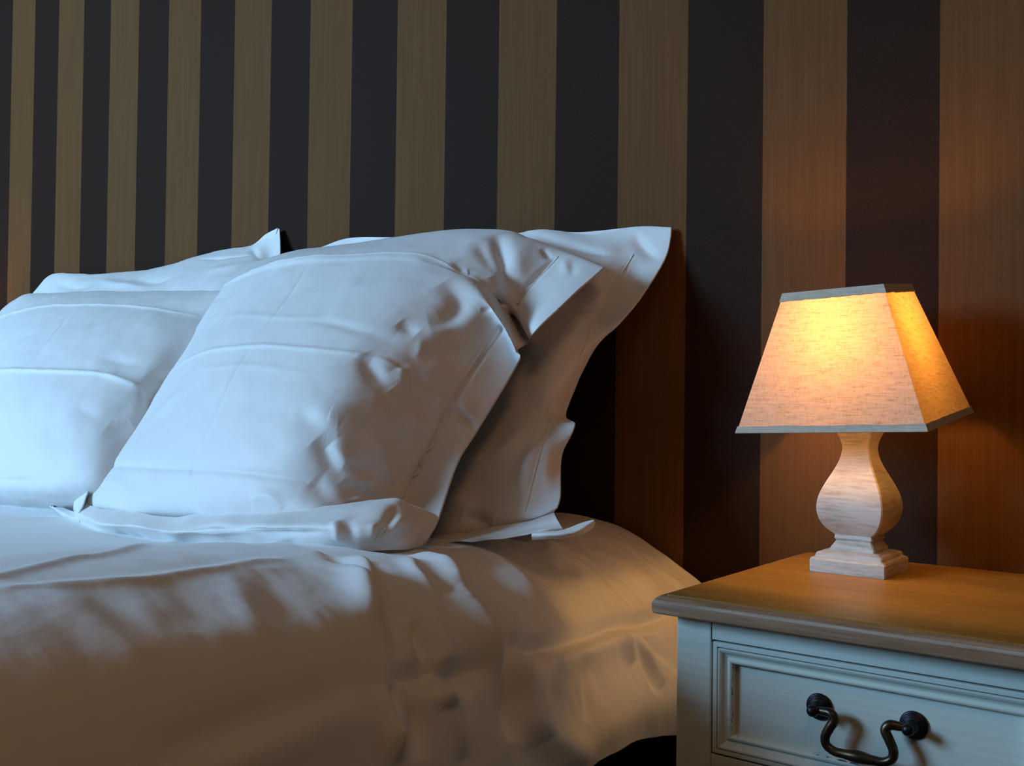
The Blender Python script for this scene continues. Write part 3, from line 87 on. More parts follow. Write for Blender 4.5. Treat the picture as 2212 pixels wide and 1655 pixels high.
def vnoise(P, scale, seed, octaves=3):
    """smooth value noise on 3-D points"""
    rng = np.random.RandomState(seed); tab = rng.rand(4096)*2-1
    out = np.zeros(len(P)); amp = 1.0
    for o in range(octaves):
        Q = P*scale; I = np.floor(Q).astype(np.int64); F = Q-I; F = F*F*(3-2*F)
        v = 0
        for dx in (0, 1):
            for dy in (0, 1):
                for dz in (0, 1):
                    h = ((I[:, 0]+dx)*73856093 ^ (I[:, 1]+dy)*19349663 ^ (I[:, 2]+dz)*83492791) & 4095
                    v = v+tab[h]*np.where(dx, F[:, 0], 1-F[:, 0])*np.where(dy, F[:, 1], 1-F[:, 1])*np.where(dz, F[:, 2], 1-F[:, 2])
        out += amp*v; amp *= .5; scale = scale*2.03
    return out

# ---------------------------------------------------------------- object helpers
def link_mesh(name, me, mat, parent=None, smooth=True):
    o = bpy.data.objects.new(name, me); COL.objects.link(o)
    for m in (mat if isinstance(mat, (list, tuple)) else [mat]): me.materials.append(m)
    if smooth: me.polygons.foreach_set('use_smooth', [True]*len(me.polygons))
    if parent is not None:
        o.parent = parent; o.matrix_parent_inverse = Matrix.Translation(-parent.location)
    return o
def from_arrays(name, V, F, mat, parent=None, smooth=True):
    me = bpy.data.meshes.new(name); me.from_pydata([tuple(v) for v in V], [], [tuple(f) for f in F]); me.update()
    bm = bmesh.new(); bm.from_mesh(me); bmesh.ops.recalc_face_normals(bm, faces=bm.faces); bm.to_mesh(me); bm.free()
    return link_mesh(name, me, mat, parent, smooth)
def thing(name, loc, label, cat, group=None):
    o = bpy.data.objects.new(name, None); COL.objects.link(o); o.location = loc; o.empty_display_size = .05
    tag(o, label, cat, group); return o
def tag(o, label, cat, group=None):
    o['label'] = label; o['category'] = cat
    if group: o['group'] = group
def grid_faces(nu, nv, off=0):
    j, i = np.meshgrid(np.arange(nv-1), np.arange(nu-1), indexing='ij')
    a = (j*nu+i+off).ravel(); return np.stack([a, a+1, a+nu+1, a+nu], 1)
def cloth_body(name, front, back, mat, parent):
    """closed cloth body from a front and a back sheet with the same border"""
    nv, nu = front.shape[:2]; n = nu*nv
    V = np.concatenate([front.reshape(-1, 3), back.reshape(-1, 3)]); V[:, 2] += UP
    F = [grid_faces(nu, nv), grid_faces(nu, nv, n)[:, ::-1]]
    b = [i for i in range(nu)] + [j*nu+nu-1 for j in range(1, nv)] + [(nv-1)*nu+i for i in range(nu-2, -1, -1)] + [j*nu for j in range(nv-2, 0, -1)]
    b = np.array(b); c = np.roll(b, -1)
    F.append(np.stack([b, b+n, c+n, c], 1))
    return from_arrays(name, V, np.concatenate(F), mat, parent)
def box_bm(bm, x0, x1, y0, y1, z0, z1, bev=0.0, seg=2):
    r = bmesh.ops.create_cube(bm, size=1.0)
    for v in r['verts']:
        v.co = Vector(((x0+x1)/2+v.co.x*(x1-x0), (y0+y1)/2+v.co.y*(y1-y0), (z0+z1)/2+v.co.z*(z1-z0)))
    if bev > 0:
        es = list({e for v in r['verts'] for e in v.link_edges})
        bmesh.ops.bevel(bm, geom=es, offset=bev, segments=seg, affect='EDGES', profile=.6)
def bm_obj(name, bm, mat, parent=None, smooth=False):
    me = bpy.data.meshes.new(name); bm.to_mesh(me); bm.free()
    return link_mesh(name, me, mat, parent, smooth)
def box(name, x0, x1, y0, y1, z0, z1, mat, parent=None, bev=0.0):
    bm = bmesh.new(); box_bm(bm, x0, x1, y0, y1, z0, z1, bev); return bm_obj(name, bm, mat, parent)
def tube(name, pts, rad, mat, parent=None, seg=12, closed_ends=True):
    """tube along points with a radius per point"""
    P = [Vector(p) for p in pts]; n = len(P); R = rad if isinstance(rad, (list, tuple)) else [rad]*n
    V, F = [], []; ref = None
    for k in range(n):
        t = (P[min(k+1, n-1)]-P[max(k-1, 0)]).normalized()
        if ref is None:
            ref = t.orthogonal().normalized()
        ref = (ref - t*ref.dot(t)).normalized(); s = t.cross(ref)
        for a in range(seg):
            q = 2*math.pi*a/seg; V.append(P[k]+(ref*math.cos(q)+s*math.sin(q))*R[k])
    for k in range(n-1):
        for a in range(seg):
            b = (a+1) % seg; F.append((k*seg+a, k*seg+b, (k+1)*seg+b, (k+1)*seg+a))
    if closed_ends: F.append(tuple(range(seg))[::-1]); F.append(tuple((n-1)*seg+a for a in range(seg)))
    return from_arrays(name, V, F, mat, parent)
def rect_loft(name, rings, mat, parent=None, cap0=True, cap1=True, smooth=False, matfn=None, corner=0.0, cseg=4):
    """rings: (x0, x1, y0, y1, z) horizontal rectangles joined in order"""
    V, F, mi = [], [], []
    for (x0, x1, y0, y1, z) in rings:
        c = corner
        if c <= 0: V += [(x0, y0, z), (x1, y0, z), (x1, y1, z), (x0, y1, z)]
        else:
            for (X, Y, a0) in ((x0+c, y0+c, 180), (x1-c, y0+c, 270), (x1-c, y1-c, 0), (x0+c, y1-c, 90)):
                for k in range(cseg+1):
                    a = math.radians(a0+90*k/cseg); V.append((X+c*math.cos(a), Y+c*math.sin(a), z))
    m = len(V)//len(rings)
    for k in range(len(rings)-1):
        for a in range(m):
            b = (a+1) % m; F.append((k*m+a, k*m+b, (k+1)*m+b, (k+1)*m+a))
    if cap0: F.append(tuple(range(m))[::-1])
    if cap1: F.append(tuple((len(rings)-1)*m+a for a in range(m)))
    return from_arrays(name, V, F, mat, parent, smooth)

# ---------------------------------------------------------------- materials
def new_mat(name):
    m = bpy.data.materials.new(name); m.use_nodes = True; nt = m.node_tree
    return m, nt, nt.nodes['Principled BSDF']
def nd(nt, typ, **kw):
    n = nt.nodes.new(typ)
    for k, v in kw.items():
        if k in n.inputs: n.inputs[k].default_value = v
        else: setattr(n, k, v)
    return n
def coords(nt, scale=(1, 1, 1), kind='Object'):
    tc = nd(nt, 'ShaderNodeTexCoord'); mp = nd(nt, 'ShaderNodeMapping'); mp.inputs['Scale'].default_value = scale
    nt.links.new(tc.outputs[kind], mp.inputs[0]); return mp.outputs[0]
def noise(nt, vec, scale, detail=4, rough=.5):
    n = nd(nt, 'ShaderNodeTexNoise'); n.inputs['Scale'].default_value = scale; n.inputs['Detail'].default_value = detail
    n.inputs['Roughness'].default_value = rough; nt.links.new(vec, n.inputs['Vector']); return n.outputs['Fac']
def ramp(nt, fac, stops):
    r = nd(nt, 'ShaderNodeValToRGB'); e = r.color_ramp.elements
    e[0].position, e[0].color = stops[0][0], (*stops[0][1], 1); e[1].position, e[1].color = stops[-1][0], (*stops[-1][1], 1)
    for p, c in stops[1:-1]:
        q = e.new(p); q.color = (*c, 1)
    nt.links.new(fac, r.inputs[0]); return r.outputs[0]
def mix(nt, fac, a, b):
    m = nd(nt, 'ShaderNodeMix', data_type='RGBA')
    for s, v in ((m.inputs[0], fac), (m.inputs[6], a), (m.inputs[7], b)):
        if hasattr(v, 'is_linked'): nt.links.new(v, s)
        else: s.default_value = v if isinstance(v, (int, float)) else (*v, 1)
    return m.outputs[2]
def math_(nt, op, a, b=None, clamp=False):
    m = nd(nt, 'ShaderNodeMath', operation=op, use_clamp=clamp)
    for s, v in ((m.inputs[0], a), (m.inputs[1], b)):
        if v is None: continue
        if hasattr(v, 'is_linked'): nt.links.new(v, s)
        else: s.default_value = v
    return m.outputs[0]
def bump(nt, bsdf, h, strength, dist=.001):
    b = nd(nt, 'ShaderNodeBump'); b.inputs['Strength'].default_value = strength; b.inputs['Distance'].default_value = dist
    nt.links.new(h, b.inputs['Height']); nt.links.new(b.outputs[0], bsdf.inputs['Normal'])

def sheet_mat(name, col, sheen=.25):
    m, nt, b = new_mat(name)
    b.inputs['Base Color'].default_value = (*col, 1); b.inputs['Roughness'].default_value = .58
    b.inputs['Sheen Weight'].default_value = sheen; b.inputs['Sheen Roughness'].default_value = .4
    v = coords(nt); n1 = noise(nt, v, 26, 3, .5); n2 = noise(nt, coords(nt, (1, 1.6, 1)), 420, 2, .5)
    bump(nt, b, math_(nt, 'ADD', n1, math_(nt, 'MULTIPLY', n2, .05)), .35, .0035)
    return m
M_PILLOW = sheet_mat('white_cotton_sateen', (.80, .80, .80)); M_DUVET = sheet_mat('white_duvet_cotton', (.78, .78, .78))
M_THREAD, _, b_ = new_mat('seam_thread'); b_.inputs['Base Color'].default_value = (.80, .78, .72, 1); b_.inputs['Roughness'].default_value = .7

def wallpaper_mat():
    m, nt, b = new_mat('striped_wallpaper')
    tc = nd(nt, 'ShaderNodeTexCoord'); sp = nd(nt, 'ShaderNodeSeparateXYZ'); nt.links.new(tc.outputs['Object'], sp.inputs[0])
    wob = math_(nt, 'MULTIPLY', math_(nt, 'SUBTRACT', noise(nt, coords(nt, (30, 1, 60)), 1.0, 3), .5), .0016)
    x = math_(nt, 'ADD', sp.outputs['X'], wob)
    u = math_(nt, 'FRACT', math_(nt, 'DIVIDE', math_(nt, 'ADD', x, 24.0), .24))
    brown = math_(nt, 'LESS_THAN', u, .5)
    st = noise(nt, coords(nt, (1, 1, .012)), 420, 4, .65)          # long vertical streaks
    st2 = noise(nt, coords(nt, (1, 1, .05)), 60, 3, .6)
    gr = noise(nt, coords(nt, (1, 1, .35)), 700, 2, .7)
    fac = math_(nt, 'ADD', math_(nt, 'MULTIPLY', st, .5), math_(nt, 'ADD', math_(nt, 'MULTIPLY', st2, .28), math_(nt, 'MULTIPLY', gr, .22)))
    tan = ramp(nt, fac, [(.26, (.096, .0445, .0165)), (.5, (.132, .0615, .0235)), (.74, (.168, .082, .033))])
    dark = ramp(nt, gr, [(.3, (.022, .0118, .0080)), (.7, (.034, .0185, .0125))])
    nt.links.new(mix(nt, brown, dark, tan), b.inputs['Base Color'])
    b.inputs['Roughness'].default_value = .62; b.inputs['Specular IOR Level'].default_value = .04
    bump(nt, b, math_(nt, 'ADD', gr, st), .35, .0006)
    return m
M_WALLPAPER = wallpaper_mat()
def plain(name, col, rough=.8, metal=0.0, spec=.5):
    m, nt, b = new_mat(name); b.inputs['Base Color'].default_value = (*col, 1); b.inputs['Roughness'].default_value = rough
    b.inputs['Metallic'].default_value = metal; b.inputs['Specular IOR Level'].default_value = spec
    v = coords(nt); bump(nt, b, noise(nt, v, 60, 3), .15, .001); return m
M_PLASTER = plain('plaster', (.20, .12, .065)); M_CEIL = plain('ceiling_paint', (.30, .21, .13)); M_MATTRESS = plain('mattress_ticking', (.55, .53, .5))
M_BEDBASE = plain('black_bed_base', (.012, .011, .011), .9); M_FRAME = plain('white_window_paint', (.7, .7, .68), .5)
def floor_mat():
    m, nt, b = new_mat('dark_floorboards')
    br = nd(nt, 'ShaderNodeTexBrick'); br.offset = .37; br.inputs['Scale'].default_value = 1; br.inputs['Brick Width'].default_value = 1.4
    br.inputs['Row Height'].default_value = .14; br.inputs['Mortar Size'].default_value = .002
    br.inputs['Color1'].default_value = (.10, .055, .028, 1); br.inputs['Color2'].default_value = (.07, .04, .02, 1); br.inputs['Mortar'].default_value = (.01, .008, .005, 1)
    nt.links.new(coords(nt), br.inputs['Vector']); nt.links.new(br.outputs[0], b.inputs['Base Color']); b.inputs['Roughness'].default_value = .45
    return m
M_FLOOR = floor_mat()
def oak_mat(name, c0, c1, c2, rough=.42):
    m, nt, b = new_mat(name)
    g = noise(nt, coords(nt, (.05, 1, 1)), 190, 4, .6); g2 = noise(nt, coords(nt, (.10, 1, 1)), 22, 3, .55)
    f = math_(nt, 'ADD', math_(nt, 'MULTIPLY', g, .55), math_(nt, 'MULTIPLY', g2, .45))
    nt.links.new(ramp(nt, f, [(.34, c0), (.5, c1), (.66, c2)]), b.inputs['Base Color'])
    b.inputs['Roughness'].default_value = rough; b.inputs['Specular IOR Level'].default_value = .3; bump(nt, b, g, .25, .0006); return m
M_OAK = oak_mat('oak_top', (.20, .102, .020), (.30, .160, .031), (.37, .205, .045))
M_OAKEDGE = oak_mat('limed_oak_edge', (.16, .082, .042), (.28, .155, .085), (.39, .25, .16), .6)
M_WORN_HIGHLIGHT = oak_mat('worn_limed_oak_highlight', (.24, .155, .09), (.37, .285, .22), (.48, .41, .36), .5)  # paler edge band: wear plus a highlight painted along the curve
def paint_mat():
    m, nt, b = new_mat('pale_blue_green_paint')
    g = noise(nt, coords(nt, (.03, 1, 1)), 260, 4, .6)
    nt.links.new(ramp(nt, g, [(.3, (.58, .63, .57)), (.7, (.67, .71, .64))]), b.inputs['Base Color'])
    b.inputs['Roughness'].default_value = .5; bump(nt, b, g, .3, .0004); return m
M_PAINT = paint_mat()
def chip_mat():
    m, nt, b = new_mat('distressed_paint_edge')
    c = noise(nt, coords(nt, (.35, 1, .35)), 330, 3, .7); big = noise(nt, coords(nt, (1, 1, 1)), 9, 2)
    k = math_(nt, 'GREATER_THAN', math_(nt, 'ADD', math_(nt, 'MULTIPLY', c, .55), math_(nt, 'MULTIPLY', big, .45)), .545)
    nt.links.new(mix(nt, k, (.62, .67, .60), (.045, .05, .10)), b.inputs['Base Color']); b.inputs['Roughness'].default_value = .55
    return m
M_CHIP = chip_mat(); M_GAP = plain('groove_dark_grey', (.16, .13, .12), .9)  # M_GAP: even dark grey for the grooves and the drawer gap
def whitewash_mat():
    m, nt, b = new_mat('whitewashed_wood')
    g = noise(nt, coords(nt, (.10, .10, 1)), 300, 5, .65); p = noise(nt, coords(nt, (.6, .6, 1.6)), 24, 4, .6)
    f = math_(nt, 'ADD', math_(nt, 'MULTIPLY', g, .55), math_(nt, 'MULTIPLY', p, .45))
    nt.links.new(ramp(nt, f, [(.30, (.24, .17, .12)), (.42, (.56, .48, .40)), (.54, (.74, .69, .62))]), b.inputs['Base Color'])
    b.inputs['Roughness'].default_value = .6; bump(nt, b, f, .4, .0012); return m
M_WASH = whitewash_mat()
M_BRONZE, nt_, b_ = new_mat('aged_bronze')
b_.inputs['Metallic'].default_value = .85; b_.inputs['Roughness'].default_value = .33
nt_.links.new(ramp(nt_, noise(nt_, coords(nt_), 70, 3), [(.35, (.045, .032, .022)), (.7, (.13, .088, .052))]), b_.inputs['Base Color'])
M_IRON = plain('blackened_iron', (.018, .017, .020), .38, .7)

def linen(name, transl, stops):
    m = bpy.data.materials.new(name); m.use_nodes = True; nt = m.node_tree; nt.nodes.clear()
    out = nd(nt, 'ShaderNodeOutputMaterial')
    w1 = noise(nt, coords(nt, (1, 1, .08)), 600, 3, .7); w2 = noise(nt, coords(nt, (.08, .08, 1)), 600, 3, .7); w3 = noise(nt, coords(nt, (.25, .25, 1)), 260, 4, .75)
    w = math_(nt, 'ADD', math_(nt, 'MULTIPLY', w1, .3), math_(nt, 'ADD', math_(nt, 'MULTIPLY', w2, .35), math_(nt, 'MULTIPLY', w3, .35)))
    c = ramp(nt, w, stops)
    d = nd(nt, 'ShaderNodeBsdfDiffuse'); t = nd(nt, 'ShaderNodeBsdfTranslucent'); ms = nd(nt, 'ShaderNodeMixShader')
    nt.links.new(c, d.inputs[0]); tint = nd(nt, 'ShaderNodeMix', data_type='RGBA', blend_type='MULTIPLY'); tint.inputs[0].default_value = 1; tint.inputs[7].default_value = (1, .74, .36, 1)
    nt.links.new(c, tint.inputs[6]); nt.links.new(tint.outputs[2], t.inputs[0]); ms.inputs[0].default_value = transl
    bp = nd(nt, 'ShaderNodeBump'); bp.inputs['Strength'].default_value = .4; bp.inputs['Distance'].default_value = .0005
    nt.links.new(w, bp.inputs['Height']); nt.links.new(bp.outputs[0], d.inputs['Normal'])
    nt.links.new(d.outputs[0], ms.inputs[1]); nt.links.new(t.outputs[0], ms.inputs[2]); nt.links.new(ms.outputs[0], out.inputs[0])
    return m
M_SHADE = linen('linen_shade', .29, [(.36, (.42, .30, .19)), (.47, (.66, .55, .42)), (.60, (.78, .68, .54))])
M_TRIM = linen('linen_trim', .0, [(.36, (.52, .42, .31)), (.5, (.62, .52, .41)), (.62, (.70, .61, .51))])
M_BULB, nt_, b_ = new_mat('lit_bulb'); b_.inputs['Emission Color'].default_value = (1, .6, .25, 1); b_.inputs['Emission Strength'].default_value = 6
M_BRASS = plain('brass', (.5, .36, .14), .35, 1.0)

# ---------------------------------------------------------------- the room
def structure(o): o['kind'] = 'structure'; return o
XL, XR, YF, ZC = -2.4, 4.3, -3.4, 2.7
structure(box('floor', XL, XR, YF, 0, -.05, 0, M_FLOOR))
wb = structure(box('wall_back', XL-.1, XR+.1, 0, .1, 0, ZC, M_WALLPAPER))
structure(box('wall_left', XL-.1, XL, YF, 0, 0, ZC, M_PLASTER))
structure(box('wall_right', XR, XR+.1, YF, 0, 0, ZC, M_PLASTER))
structure(box('ceiling', XL-.1, XR+.1, YF-.1, .1, ZC, ZC+.05, M_CEIL))
bm = bmesh.new(); wx0, wx1, wz0, wz1 = -1.5, -.1, 1.25, 2.6
for a in ((XL-.1, wx0, 0, ZC), (wx1, XR+.1, 0, ZC), (wx0, wx1, 0, wz0), (wx0, wx1, wz1, ZC)):
    box_bm(bm, a[0], a[1], YF-.1, YF, a[2], a[3])
structure(bm_obj('wall_front', bm, M_PLASTER))
bm = bmesh.new()
for a in ((wx0, wx0+.05, wz0, wz1), (wx1-.05, wx1, wz0, wz1), (wx0+.05, wx1-.05, wz0, wz0+.05), (wx0+.05, wx1-.05, wz1-.05, wz1), ((wx0+wx1)/2-.02, (wx0+wx1)/2+.02, wz0+.05, wz1-.05)):
    box_bm(bm, a[0], a[1], YF-.08, YF-.02, a[2], a[3], .004)
structure(bm_obj('window_1', bm, M_FRAME))

# ---------------------------------------------------------------- bed
bedb = thing('bed_base', (1.1, -1.0, 0), 'black low bed base in the shadow under the white duvet, on the floor', 'bed')
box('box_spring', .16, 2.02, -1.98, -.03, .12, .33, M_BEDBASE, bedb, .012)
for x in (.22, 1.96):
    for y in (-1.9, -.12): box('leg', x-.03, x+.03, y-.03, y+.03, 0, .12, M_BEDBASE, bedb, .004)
tag(box('mattress', .16, 2.02, -1.98, -.03, .335, .59, M_MATTRESS, None, .03), 'pale mattress hidden between the black bed base and the white duvet', 'mattress')

# duvet
G = grid(NETS['duvet'], 460, 560)
P = G.reshape(-1, 3); side = np.clip((P[:, 0]-1.7)/.3, 0, 1)
near = np.clip((P[:, 1]+.95)/.4, .15, 1)
ex = vnoise(P*[1, .55, .8], 7, 3, 2)*.0030*(.4+side)*near + vnoise(P*[.6, 1.6, .25], 17, 5, 3)*.0040*side*np.maximum(near, .5)
Gd, n = crease(G, CREASES['duvet'], (.3, -.1, 1), ex)
nn = n if (n.reshape(-1, 3).mean(0)@np.array([.3, 0, 1])) > 0 else -n
th = np.full(G.shape[:2], .022); th[:, -6:] = np.linspace(.02, .003, 6)
th[:, :6] = .012
duvet = cloth_body('duvet', Gd, Gd-nn*th[..., None], M_DUVET, None)
tag(duvet, 'large rumpled white duvet spread over the bed and hanging down its side by the nightstand', 'duvet')

# pillows
def pillow(name, key, loc, label, flange_cols, extras=(), res=(460, 420), noise_amp=.0016, seed=1, group=None, thick=.06):
    root = thing(name, loc, label, 'pillow', group)
    G = grid(NETS[key], *res); nv, nu = G.shape[:2]; P = G.reshape(-1, 3)
    ex = vnoise(P, 9, seed, 3)*noise_amp*1.4 + vnoise(P*[1, 1, 1.4], 30, seed+4, 2)*noise_amp*.25
    F, n = crease(G, CREASES.get(key, []), (0, -.83, .55), ex)
    nn = n if (n.reshape(-1, 3).mean(0)@np.array([0, -.83, .55])) > 0 else -n
    v = np.linspace(0, 1, nv)[:, None]; u = np.linspace(0, 1, nu)[None, :]
    a, b_, c, d = flange_cols                                   # where the filled body starts on each side (fractions)
    sm = lambda x: np.clip(x, 0, 1)**.5
    body = sm((u-a)/.18)*sm((1-b_-u)/.18)*sm((v-c)/.18)*sm((1-d-v)/.18)
    B = F - np.array([0, -.83, .55])*(.0025+thick*body)[..., None]
    B[..., 1] = np.minimum(B[..., 1], -.003); F[..., 1] = np.minimum(F[..., 1], -.006)
    cloth_body('pillowcase', F, B, M_PILLOW, root)
    for nm, k2, t in extras:
        g = grid(NETS[k2], 380, 110); p2 = g.reshape(-1, 3)
        e2 = vnoise(p2, 22, seed+9, 2)*.002
        f2, n2 = crease(g, CREASES.get(k2, []), (0, -.83, .55), e2)
        m2 = n2 if (n2.reshape(-1, 3).mean(0)@np.array([0, -.83, .55])) > 0 else -n2
        cloth_body(nm, f2, f2-m2*t, M_PILLOW, root)
    for k2 in [key]+[e[1] for e in extras]:
        for L in SEAMS.get(k2, []):
            L = cr(np.array(L), np.linspace(0, len(L)-1, 60))
            FF = (F if k2 == key else None)
            if FF is not None:
                Q = FF.reshape(-1, 3); nr = nn.reshape(-1, 3)
                pts = []
                for q in L:
                    k = np.argmin(((Q-q)**2).sum(1)); pts.append(Q[k]+nr[k]*.0003)
                pts = np.array(pts); ker = np.ones(5)/5
                pts = np.stack([np.convolve(np.pad(pts[:, c], 2, mode='edge'), ker, 'valid') for c in range(3)], 1)
            else: pts = L
            tube('seam_stitching', [lift(q) for q in pts], .0011, M_THREAD, root, 6)
    return root
p2 = pillow('pillow', 'p2', (1.6, -.2, UP), 'white pillow leaning on the striped wall, behind the big plump one nearest the lamp', (.02, .10, .05, .02),
            [('lower_flange', 'p2f', .002), ('flange_corner', 'p2t', .002)], seed=21)
p1 = pillow('pillow', 'p1', (1.55, -.4, UP), 'big plump white pillow in front, nearest the lamp, with a crumpled lower flange', (.0, .12, .05, .0),
            [('lower_flange', 'p1f', .003), ('flange_corner', 'p1c', .002), ('side_flange', 'p1l', .002)], seed=11)
p4 = pillow('pillow', 'p4', (.6, -.2, UP), 'white pillow with one pointed corner up, behind the front pillow at the far left', (.02, .05, .05, .02), seed=41)
p3 = pillow('pillow', 'p3', (.75, -.4, UP), 'plump white pillow at the far left in front, overlapped by the big pillow beside it', (.0, .02, .05, .0), seed=31)

# ---------------------------------------------------------------- nightstand
NX0, NX1, NY0, NY1 = 2.2242, 2.657, -.4234, -.009
BX0, BX1, BY0, BY1 = 2.2435, 2.6380, -.3984, -.015
def nightstand(dx, label):
    root = thing('nightstand', (2.44+dx, -.21, 0), label, 'nightstand', None)
    def ring(o, z): return (NX0+o+dx, NX1-o+dx, NY0+o, NY1-o*.3, z+UP)
    rect_loft('tabletop_groove', [ring(.0100, -.0016), ring(.0101, -.00125), ring(.0124, -.00125), ring(.0124, -.0018)], M_GAP, root, cap0=False, cap1=False, corner=.004)
    top = rect_loft('tabletop', [ring(.0118, -.0022), ring(.0120, -.0008), ring(.0130, 0)], M_OAK, root, cap0=False, corner=.004)
    te = rect_loft('tabletop_edge', [ring(.0035, -.0200), ring(.0008, -.0192), ring(0, -.0175), ring(0, -.0105), ring(.0006, -.0078), ring(.0022, -.0050), ring(.0050, -.0027), ring(.0080, -.0014), ring(.0104, -.0010)], [M_OAKEDGE, M_WORN_HIGHLIGHT], root, cap1=False, corner=.006, smooth=True)
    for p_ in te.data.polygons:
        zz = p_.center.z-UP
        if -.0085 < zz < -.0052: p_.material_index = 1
    sw = .039                                                       # stiles reach the floor as legs
    for x0 in (BX0, BX1-sw):
        for y0 in (BY0, BY1-sw): box('leg', x0+dx, x0+sw+dx, y0, y0+sw, 0, UP-.020, M_PAINT, root, .0012)
    for x0 in (BX0+.004, BX1-.014): box('side_panel', x0+dx, x0+.010+dx, BY0+sw-.004, BY1-sw+.004, .20, UP-.021, M_PAINT, root)
    box('back_panel', BX0+sw-.004+dx, BX1-sw+.004+dx, BY1-.012, BY1-.004, .20, UP-.021, M_PAINT, root)
    X0, X1 = BX0+sw+.0004+dx, BX1-sw-.0004+dx
    box('top_rail', X0, X1, BY0+.0012, BY0+.020, UP-.0428, UP-.0202, M_PAINT, root, .0008)
    box('middle_rail', X0, X1, BY0+.0012, BY0+.020, UP-.1810, UP-.1600, M_PAINT, root, .0008)
    box('groove_shadow_gap', X0-.002, X1+.002, BY0+.012, BY0+.022, UP-.161, UP-.042, M_GAP, root)
    box('lower_shelf', X0-.03, X1+.03, BY0+.005, BY1-.005, .18, .20, M_PAINT, root, .001)
    # drawer
    dx0, dx1, dz0, dz1 = X0+.0019, X1-.0019, UP-.1582, UP-.0446
    rings = [(0, .016), (0, .0008), (.0008, 0), (.0045, 0), (.0047, .0018), (.0056, .0018), (.0058, 0), (.0075, .0), (.0095, .0012), (.0118, .0036), (.0140, .0048), (.0150, .0050), (.0151, .0040), (.0166, .0026), (.0182, .0024), (.0198, .0032), (.0208, .0050), (.0214, .0095)]
    V, F, MI = [], [], []
    for (o, d) in rings: V += [(dx0+o, BY0+d, dz0+o), (dx1-o, BY0+d, dz0+o), (dx1-o, BY0+d, dz1-o), (dx0+o, BY0+d, dz1-o)]
    for k in range(len(rings)-1):
        for a in range(4):
            b = (a+1) % 4; F.append((k*4+a, k*4+b, k*4+4+b, k*4+4+a)); MI.append(2 if k in (4,) else 1 if k in (15,) else 0)
    F.append(tuple((len(rings)-1)*4+a for a in range(4))); MI.append(0)
    F.append((3, 2, 1, 0)); MI.append(0)
    drawer = from_arrays('drawer', V, F, [M_PAINT, M_CHIP, M_GAP], root, smooth=False)
    drawer.data.polygons.foreach_set('material_index', MI)
    # handle: two turned rosettes and a swan-neck bail
    yp = BY0+.0095
    def lathe_y(name, cx_, cz_, prof, mat):
        V, F = [], []; n = 32
        for (r, d) in prof:
            for a in range(n): V.append((cx_+r*math.cos(2*math.pi*a/n), yp-d, cz_+r*math.sin(2*math.pi*a/n)))
        for k in range(len(prof)-1):
            for a in range(n):
                b = (a+1) % n; F.append((k*n+a, k*n+b, k*n+n+b, k*n+n+a))
        F.append(tuple(range(n))); F.append(tuple((len(prof)-1)*n+a for a in range(n)))
        return from_arrays(name, V, F, mat, drawer)
    zc = UP-.0925; hx = (2.3940+dx, 2.4828+dx)
    prof = [(.0128, .0), (.0130, .0012), (.0122, .0024), (.0112, .0024), (.0108, .0036), (.0098, .0042), (.0090, .0038), (.0086, .0052), (.0076, .0060), (.0068, .0056), (.0062, .0074), (.0050, .0088), (.0042, .0110), (.0040, .0150), (.0050, .0158), (.0058, .0180), (.0052, .0212), (.0034, .0232), (.0010, .0240)]
    for x in hx: lathe_y('handle_rosette', x, zc, prof, M_IRON)
    yb = yp-.0145; mx = (hx[0]+hx[1])/2; half = (hx[1]-hx[0])/2
    key = [(half-.003, 0, 0, .0027), (half-.0095, .0005, -.001, .0033), (half-.0170, .0004, -.004, .0036), (half-.0205, -.0050, -.006, .0036), (half-.0165, -.0130, -.008, .0035), (half-.0128, -.0215, -.009, .0034), (half-.0140, -.0290, -.010, .0033), (half-.0215, -.0335, -.010, .0033), (half-.031, -.0340, -.010, .0035), (.0, -.0340, -.010, .0046)]
    pts = key+[(-a, b, c, r) for (a, b, c, r) in key[-2::-1]]
    pts = cr(np.array(pts), np.linspace(0, len(pts)-1, 110))
    tube('handle_bail', [(mx+q[0], yb+q[2]*.5, zc+q[1]) for q in pts], [float(q[3])*1.3 for q in pts], M_BRONZE, drawer, 16)
    return root
nightstand(0, 'pale blue-green painted nightstand with a brown wooden top and one drawer, right of the bed')

